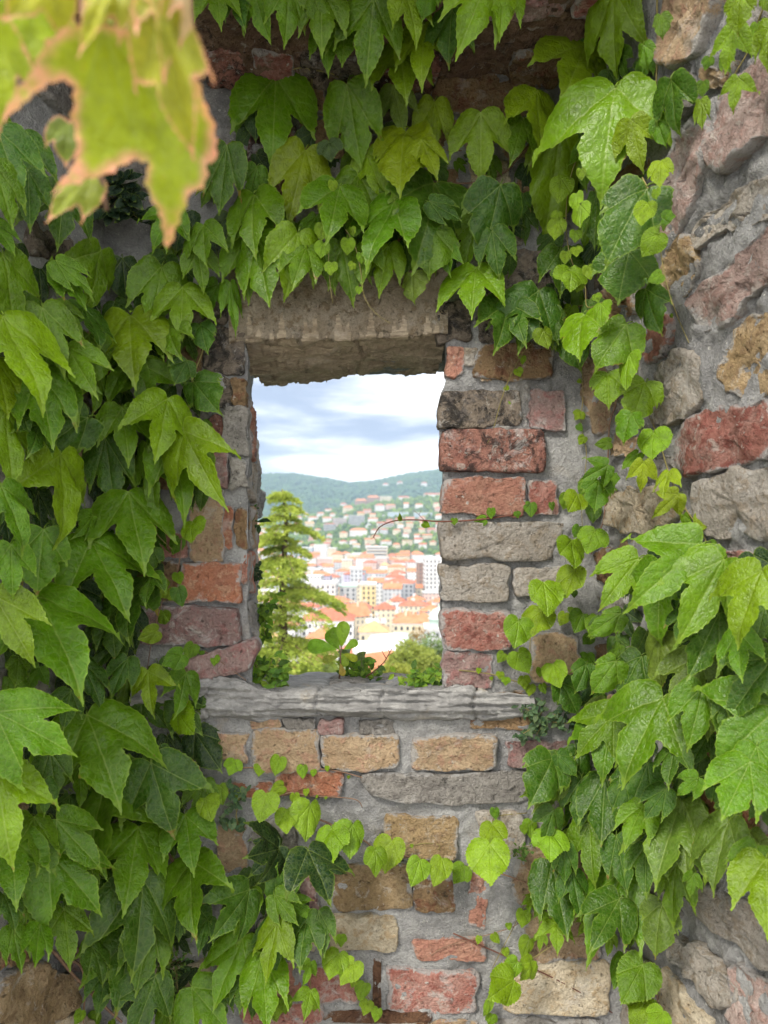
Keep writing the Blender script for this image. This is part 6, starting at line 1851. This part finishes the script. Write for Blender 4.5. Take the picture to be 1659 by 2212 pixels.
for b in BLD:
    if 'group' not in b['o']:
        b['o']['group'] = 'town houses seen through the opening' if b['Y'] < 1180 else 'houses on the hillside'

# the town goes on to both sides of what the opening shows
V, Fc, mi = [], [], []
for X, Y, w, d, h, rot, wl, rf, rk, rh in OUTSIDE:
    ca, sa = math.cos(rot), math.sin(rot)
    bm_ = box_mesh('t', (-w / 2, -d / 2, -2), (w / 2, d / 2, h)); rm_ = roof_mesh(w, d, h + .01, rh, rk)
    for mm, idx in ((bm_, 0), (rm_, 1 if rf in ('orange', 'red', 'tan') else 2)):
        o_ = len(V)
        V += [(X + v.co.x * ca - v.co.y * sa, Y + v.co.x * sa + v.co.y * ca, CITY + v.co.z) for v in mm.vertices]
        for p_ in mm.polygons:
            Fc.append(tuple(o_ + q for q in p_.vertices)); mi.append(idx)
        bpy.data.meshes.remove(mm)
me = mesh('distant_town', V, Fc, False)
for mm in (M['w_white'], M['r_orange'], M['r_flat']): me.materials.append(mm)
me.polygons.foreach_set('material_index', mi)
tag(link('distant_town', me), 'rest of the town stretching away on both sides', 'town', kind='stuff')

# curving road up the hillside
rp = [(772, 1166), (764, 1152), (768, 1140), (776, 1128), (790, 1120), (806, 1114)]
V = []
for q in catmull(rp, 6):
    X, Y = pyhill(q[0] + 26, q[1])
    z = float(terrain_h(np.array([X]), np.array([Y]))[0]) + 2.2
    V += [(X - 4.5, Y, z), (X + 4.5, Y, z)]
me = mesh('hillside_road', V, [(2 * i, 2 * i + 1, 2 * i + 3, 2 * i + 2) for i in range(len(V) // 2 - 1)])
tag(link('hillside_road', me, None, M['road']), 'pale road curving up the hillside', 'road', kind='structure')

# ------------------------------------------------------------------ woods on the hills
def blob_field(name, pts, mat, label, sub=1):
    bm = bmesh.new(); bmesh.ops.create_icosphere(bm, subdivisions=sub, radius=1.0)
    bv = np.array([v.co for v in bm.verts]); bf = np.array([[v.index for v in f.verts] for f in bm.faces]); bm.free()
    nV = len(bv)
    P = np.asarray(pts)
    n = len(P)
    J = 1 + RNG.uniform(-.32, .32, (n, nV, 1))
    S = P[:, None, 3:6]
    A = bv[None] * J * S + P[:, None, 0:3]
    Fa = bf[None] + (np.arange(n) * nV)[:, None, None]
    me = bpy.data.meshes.new(name)
    me.from_pydata(A.reshape(-1, 3).tolist(), [], Fa.reshape(-1, 3).tolist())
    me.polygons.foreach_set('use_smooth', [False] * len(me.polygons))
    return tag(link(name, me, None, mat), label, 'wood', kind='stuff')


M['wood_near'] = foliage_mat('hillside_foliage', (.045, .11, .012), (.25, .36, .05), .02, .25)
M['wood_far'] = foliage_mat('ridge_foliage', (.016, .055, .018), (.10, .19, .045), .008, .15)
pts = []
for _ in range(5200):
    Y = 1190 + 1120 * RNG.uniform() ** .8
    X = Y * RNG.uniform(-.36, .26)
    z = float(0)
    pts.append((X, Y, z))
pts = np.array(pts)
# keep the trees off the houses' fronts
HB = np.array([(b['o'].location.x, b['o'].location.y) for b in BLD if b['Y'] > 1180])
dx = pts[:, None, 0] - HB[None, :, 0]
dy = pts[:, None, 1] - HB[None, :, 1]
bad = ((np.abs(dx) < 13) & (dy < 9) & (dy > -38)).any(1)
pts = pts[~bad]
pts[:, 2] = terrain_h(pts[:, 0], pts[:, 1])
r = RNG.uniform(2.6, 6.0, len(pts))
blob_field('hillside_wood', np.column_stack([pts[:, 0], pts[:, 1], pts[:, 2] + r * .7, r, r, r * RNG.uniform(.8, 1.3, len(pts))]), M['wood_near'], 'green trees filling the hillside between the houses')
Y = 2650 + 1750 * RNG.uniform(size=9000)
X = Y * RNG.uniform(-.36, .26, 9000)
z = terrain_h(X, Y)
r = RNG.uniform(7, 14, 9000)
blob_field('ridge_wood', np.column_stack([X, Y, z + r * .3, r, r, r * .9]), M['wood_far'], 'dark wood covering the far ridge')

# a few villas in the wood of the far ridge and two masts on its crest
for k, (px, py, c) in enumerate([(833, 1054, 'middle'), (864, 1050, 'middle right'), (916, 1052, 'right'), (742, 1098, 'lower left')]):
    Yv = np.linspace(2700, 4150, 300); Xv = (px - CX) / F * Yv
    zv = terrain_h(Xv, Yv); pv = CY - (zv - EYE) / Yv * F
    i = np.where(pv <= py)[0]; i = i[0] if len(i) else 250
    building(Xv[i], Yv[i], 26, 16, 16, 0, 'white', 'red', 'hip', 6, base=10, name='ridge_villa', cat='house', label=f'pale villa alone in the dark wood of the far ridge, {c}')
    BLD[-1]['o']['group'] = 'villas in the far wood'
for px, hh, wd in ((574, 42, 'left'), (585, 38, 'right')):
    X = (px - CX) / F * 4200
    z = float(terrain_h(np.array([X]), np.array([4200.0]))[0])
    mst = thing('radio_mast', (X, 4200, z), f'thin radio mast on the crest of the far ridge, {wd} one of two', 'mast', 'masts on the ridge')
    tv, tf = tube([(0, 0, -2), (0, 0, hh * .6), (0, 0, hh + 14)], 1.6, .5, 6)
    link('mast', mesh('mast', tv, tf), mst, M['trim'])
    link('platform', box_mesh('platform', (-3, -3, hh * .6), (3, 3, hh * .6 + 2)), mst, M['trim'])


# ------------------------------------------------------------------ trees below the wall
def leaf_cards(pts, dirs, size, rg, asp=.5):
    n = len(pts)
    P = np.asarray(pts); D = np.asarray(dirs); D = D / (np.linalg.norm(D, axis=1)[:, None] + 1e-9)
    R = rg.normal(size=(n, 3)); S = np.cross(D, R); S /= np.linalg.norm(S, axis=1)[:, None] + 1e-9
    L = rg.uniform(.7, 1.3, (n, 1)) * size
    a = P; b = P + D * L * .5 + S * L * asp * .5; c = P + D * L; d = P + D * L * .5 - S * L * asp * .5
    V = np.stack([a, b, c, d], 1).reshape(-1, 3)
    Fc = (np.arange(n) * 4)[:, None] + np.arange(4)[None]
    return V, Fc


def conifer():
    Y0 = 27.0
    X0 = at(612, 1106, Y0).x
    zt = at(0, 1058, Y0).z
    zg = float(terrain_h(np.array([X0]), np.array([Y0]))[0])
    t = thing('conifer_tree', (X0, Y0, zg), 'tall yellow green conifer with drooping layered boughs left in the opening', 'tree')
    H = zt - zg
    tv, tf = tube([(0, 0, -.3), (.05, 0, H * .4), (-.02, 0, H * .75), (.10, 0, H * .93), (-.05, 0, H)], .24, .015, 8)
    link('trunk', mesh('trunk', tv, tf), t, plain('bark', (.075, .05, .035), .9, .1, .4, 8))
    rg = np.random.default_rng(5)
    pts, dirs, bV, bF = [], [], [], []
    z = H - .12
    k = 0
    while z > H - 8.6:
        f = (H - z) / 8.5
        Rmax = .40 + 2.15 * min(1, f * 1.5) ** .75
        for a in rg.uniform(0, 2 * math.pi, 4 if f < .3 else 3):
            Lb = Rmax * rg.uniform(.45, 1.25)
            n = 9
            path = []
            for i in range(n):
                s = i / (n - 1)
                path.append(Vector((math.cos(a) * Lb * s, math.sin(a) * Lb * s, z + Lb * (.30 * s - .62 * s * s) + rg.normal() * .015)))
            tv, tf = tube(path, .03 * (1 - .6 * (1 - f)), .006, 4)
            o_ = len(bV); bV += tv; bF += [tuple(o_ + q for q in ff) for ff in tf]
            for i in range(1, n):
                p, q = np.array(path[i - 1]), np.array(path[i])
                m = int(34 * (1.15 - .3 * i / n) * (Lb + .3))
                s = rg.uniform(size=(m, 1))
                base = p + (q - p) * s
                side = np.array([-math.sin(a), math.cos(a), 0.0])
                wid = .34 * Lb * math.sin(math.pi * min(1, .25 + .75 * i / n)) + .08
                lat = rg.uniform(-1, 1, (m, 1))
                base = base + side * lat * wid + np.array([0, 0, 1.0]) * (-(np.abs(lat) * wid) * .35 + rg.normal(size=(m, 1)) * .025)
                d = np.array([math.cos(a), math.sin(a), 0]) * .7 + side * lat * .8 + rg.normal(size=(m, 3)) * .35 + np.array([0, 0, -.25])
                pts.append(base); dirs.append(d)
        z -= rg.uniform(.12, .33) * (1 + f * .9)
        k += 1
    pts, dirs = np.vstack(pts), np.vstack(dirs)
    V, Fc = leaf_cards(pts, dirs, .15, rg, .34)
    me = mesh('crown', V.tolist(), Fc.tolist(), False)
    c_ = link('crown', me, t, foliage_mat('conifer_needles', (.17, .26, .03), (.56, .62, .12), 1.6, .4))
    c_['kind'] = 'stuff'
    link('boughs', mesh('boughs', bV, bF), t, M['wood'])


conifer()


def broadleaf(px, ptop, Y, rx, rz, label, c1, c2, seed, name='broadleaf_tree', n=9000, size=.16):
    rg = np.random.default_rng(seed)
    X0 = at(px, 0, Y).x
    zc = at(0, ptop, Y).z - rz
    zg = float(terrain_h(np.array([X0]), np.array([Y]))[0])
    t = thing(name, (X0, Y, zg), label, 'tree')
    hc = zc - zg
    bV, bF = tube([(0, 0, -.3), (.1, 0, hc * .5), (0, 0, hc)], rx * .09, rx * .05, 7)
    bV = list(bV); bF = list(bF)
    cl = []
    for k in range(16):
        d = rg.normal(size=3); d[2] = abs(d[2]) * .8 - .15; d /= np.linalg.norm(d)
        e = d * np.array([rx, rx, rz]) * rg.uniform(.55, .85)
        tv, tf = tube([(0, 0, hc * .75), tuple(e * .5 + np.array([0, 0, hc * .92])), tuple(e + np.array([0, 0, hc]))], rx * .035, rx * .01, 5)
        o_ = len(bV); bV += tv; bF += [tuple(o_ + q for q in ff) for ff in tf]
        cl.append((e, rg.uniform(.28, .45)))
    link('trunk', mesh('trunk', bV, bF), t, M['wood'])
    P, D = [], []
    for e, s in cl:
        m = n // 16
        d = rg.normal(size=(m, 3)); d /= np.linalg.norm(d, axis=1)[:, None]
        rad = rg.uniform(.55, 1.05, (m, 1))
        P.append(e + d * rad * s * np.array([rx, rx, rz]) + np.array([0, 0, hc])); D.append(d + rg.normal(size=(m, 3)) * .6)
    V, Fc = leaf_cards(np.vstack(P), np.vstack(D), size, rg, .55)
    c_ = link('crown', mesh('crown', V.tolist(), Fc.tolist(), False), t, foliage_mat(name + '_leaves', c1, c2, .6, .35))
    c_['kind'] = 'stuff'


broadleaf(890, 1392, 42, 1.5, 1.1, 'rounded yellow green tree low at the right of the opening', (.20, .26, .04), (.36, .40, .09), 61)
broadleaf(850, 1440, 36, 1.2, .7, 'low yellow tree top in front of the rounded tree', (.24, .28, .04), (.38, .40, .08), 62)
broadleaf(945, 1372, 55, 1.8, 2.2, 'feathery pale green tree at the right jamb', (.14, .22, .07), (.28, .36, .14), 63, n=5000)
broadleaf(905, 1352, 70, .9, 1.3, 'thin tree with orange tinted tips behind the rounded tree', (.40, .20, .08), (.30, .30, .10), 64, n=900)
broadleaf(700, 1420, 60, 2.2, 1.6, 'pale green tree behind the base of the conifer', (.16, .24, .05), (.30, .36, .09), 65)
broadleaf(575, 1360, 48, 1.6, 2.5, 'bright green tree between the conifer and the left jamb', (.12, .22, .04), (.30, .38, .08), 66)

# ------------------------------------------------------------------ haze over the valley
zmin = float(ZZ.min()) - 1.0
zmax = float(ZZ.max()) + 90
me = box_mesh('haze', (-5200, -60, zmin), (5200, 6200, zmax))
m_, nt = new_mat('haze_air')
pv_ = nt.nodes.new('ShaderNodeVolumePrincipled')
pv_.inputs['Color'].default_value = (.58, .77, 1.0, 1)
pv_.inputs['Density'].default_value = 1.9e-4
pv_.inputs['Anisotropy'].default_value = .1
nt.links.new(pv_.outputs[0], nd(nt, 'ShaderNodeOutputMaterial').inputs['Volume'])
hz_ = link('haze', me, None, m_)
tag(hz_, 'thin bluish haze over the valley', 'haze', kind='stuff')
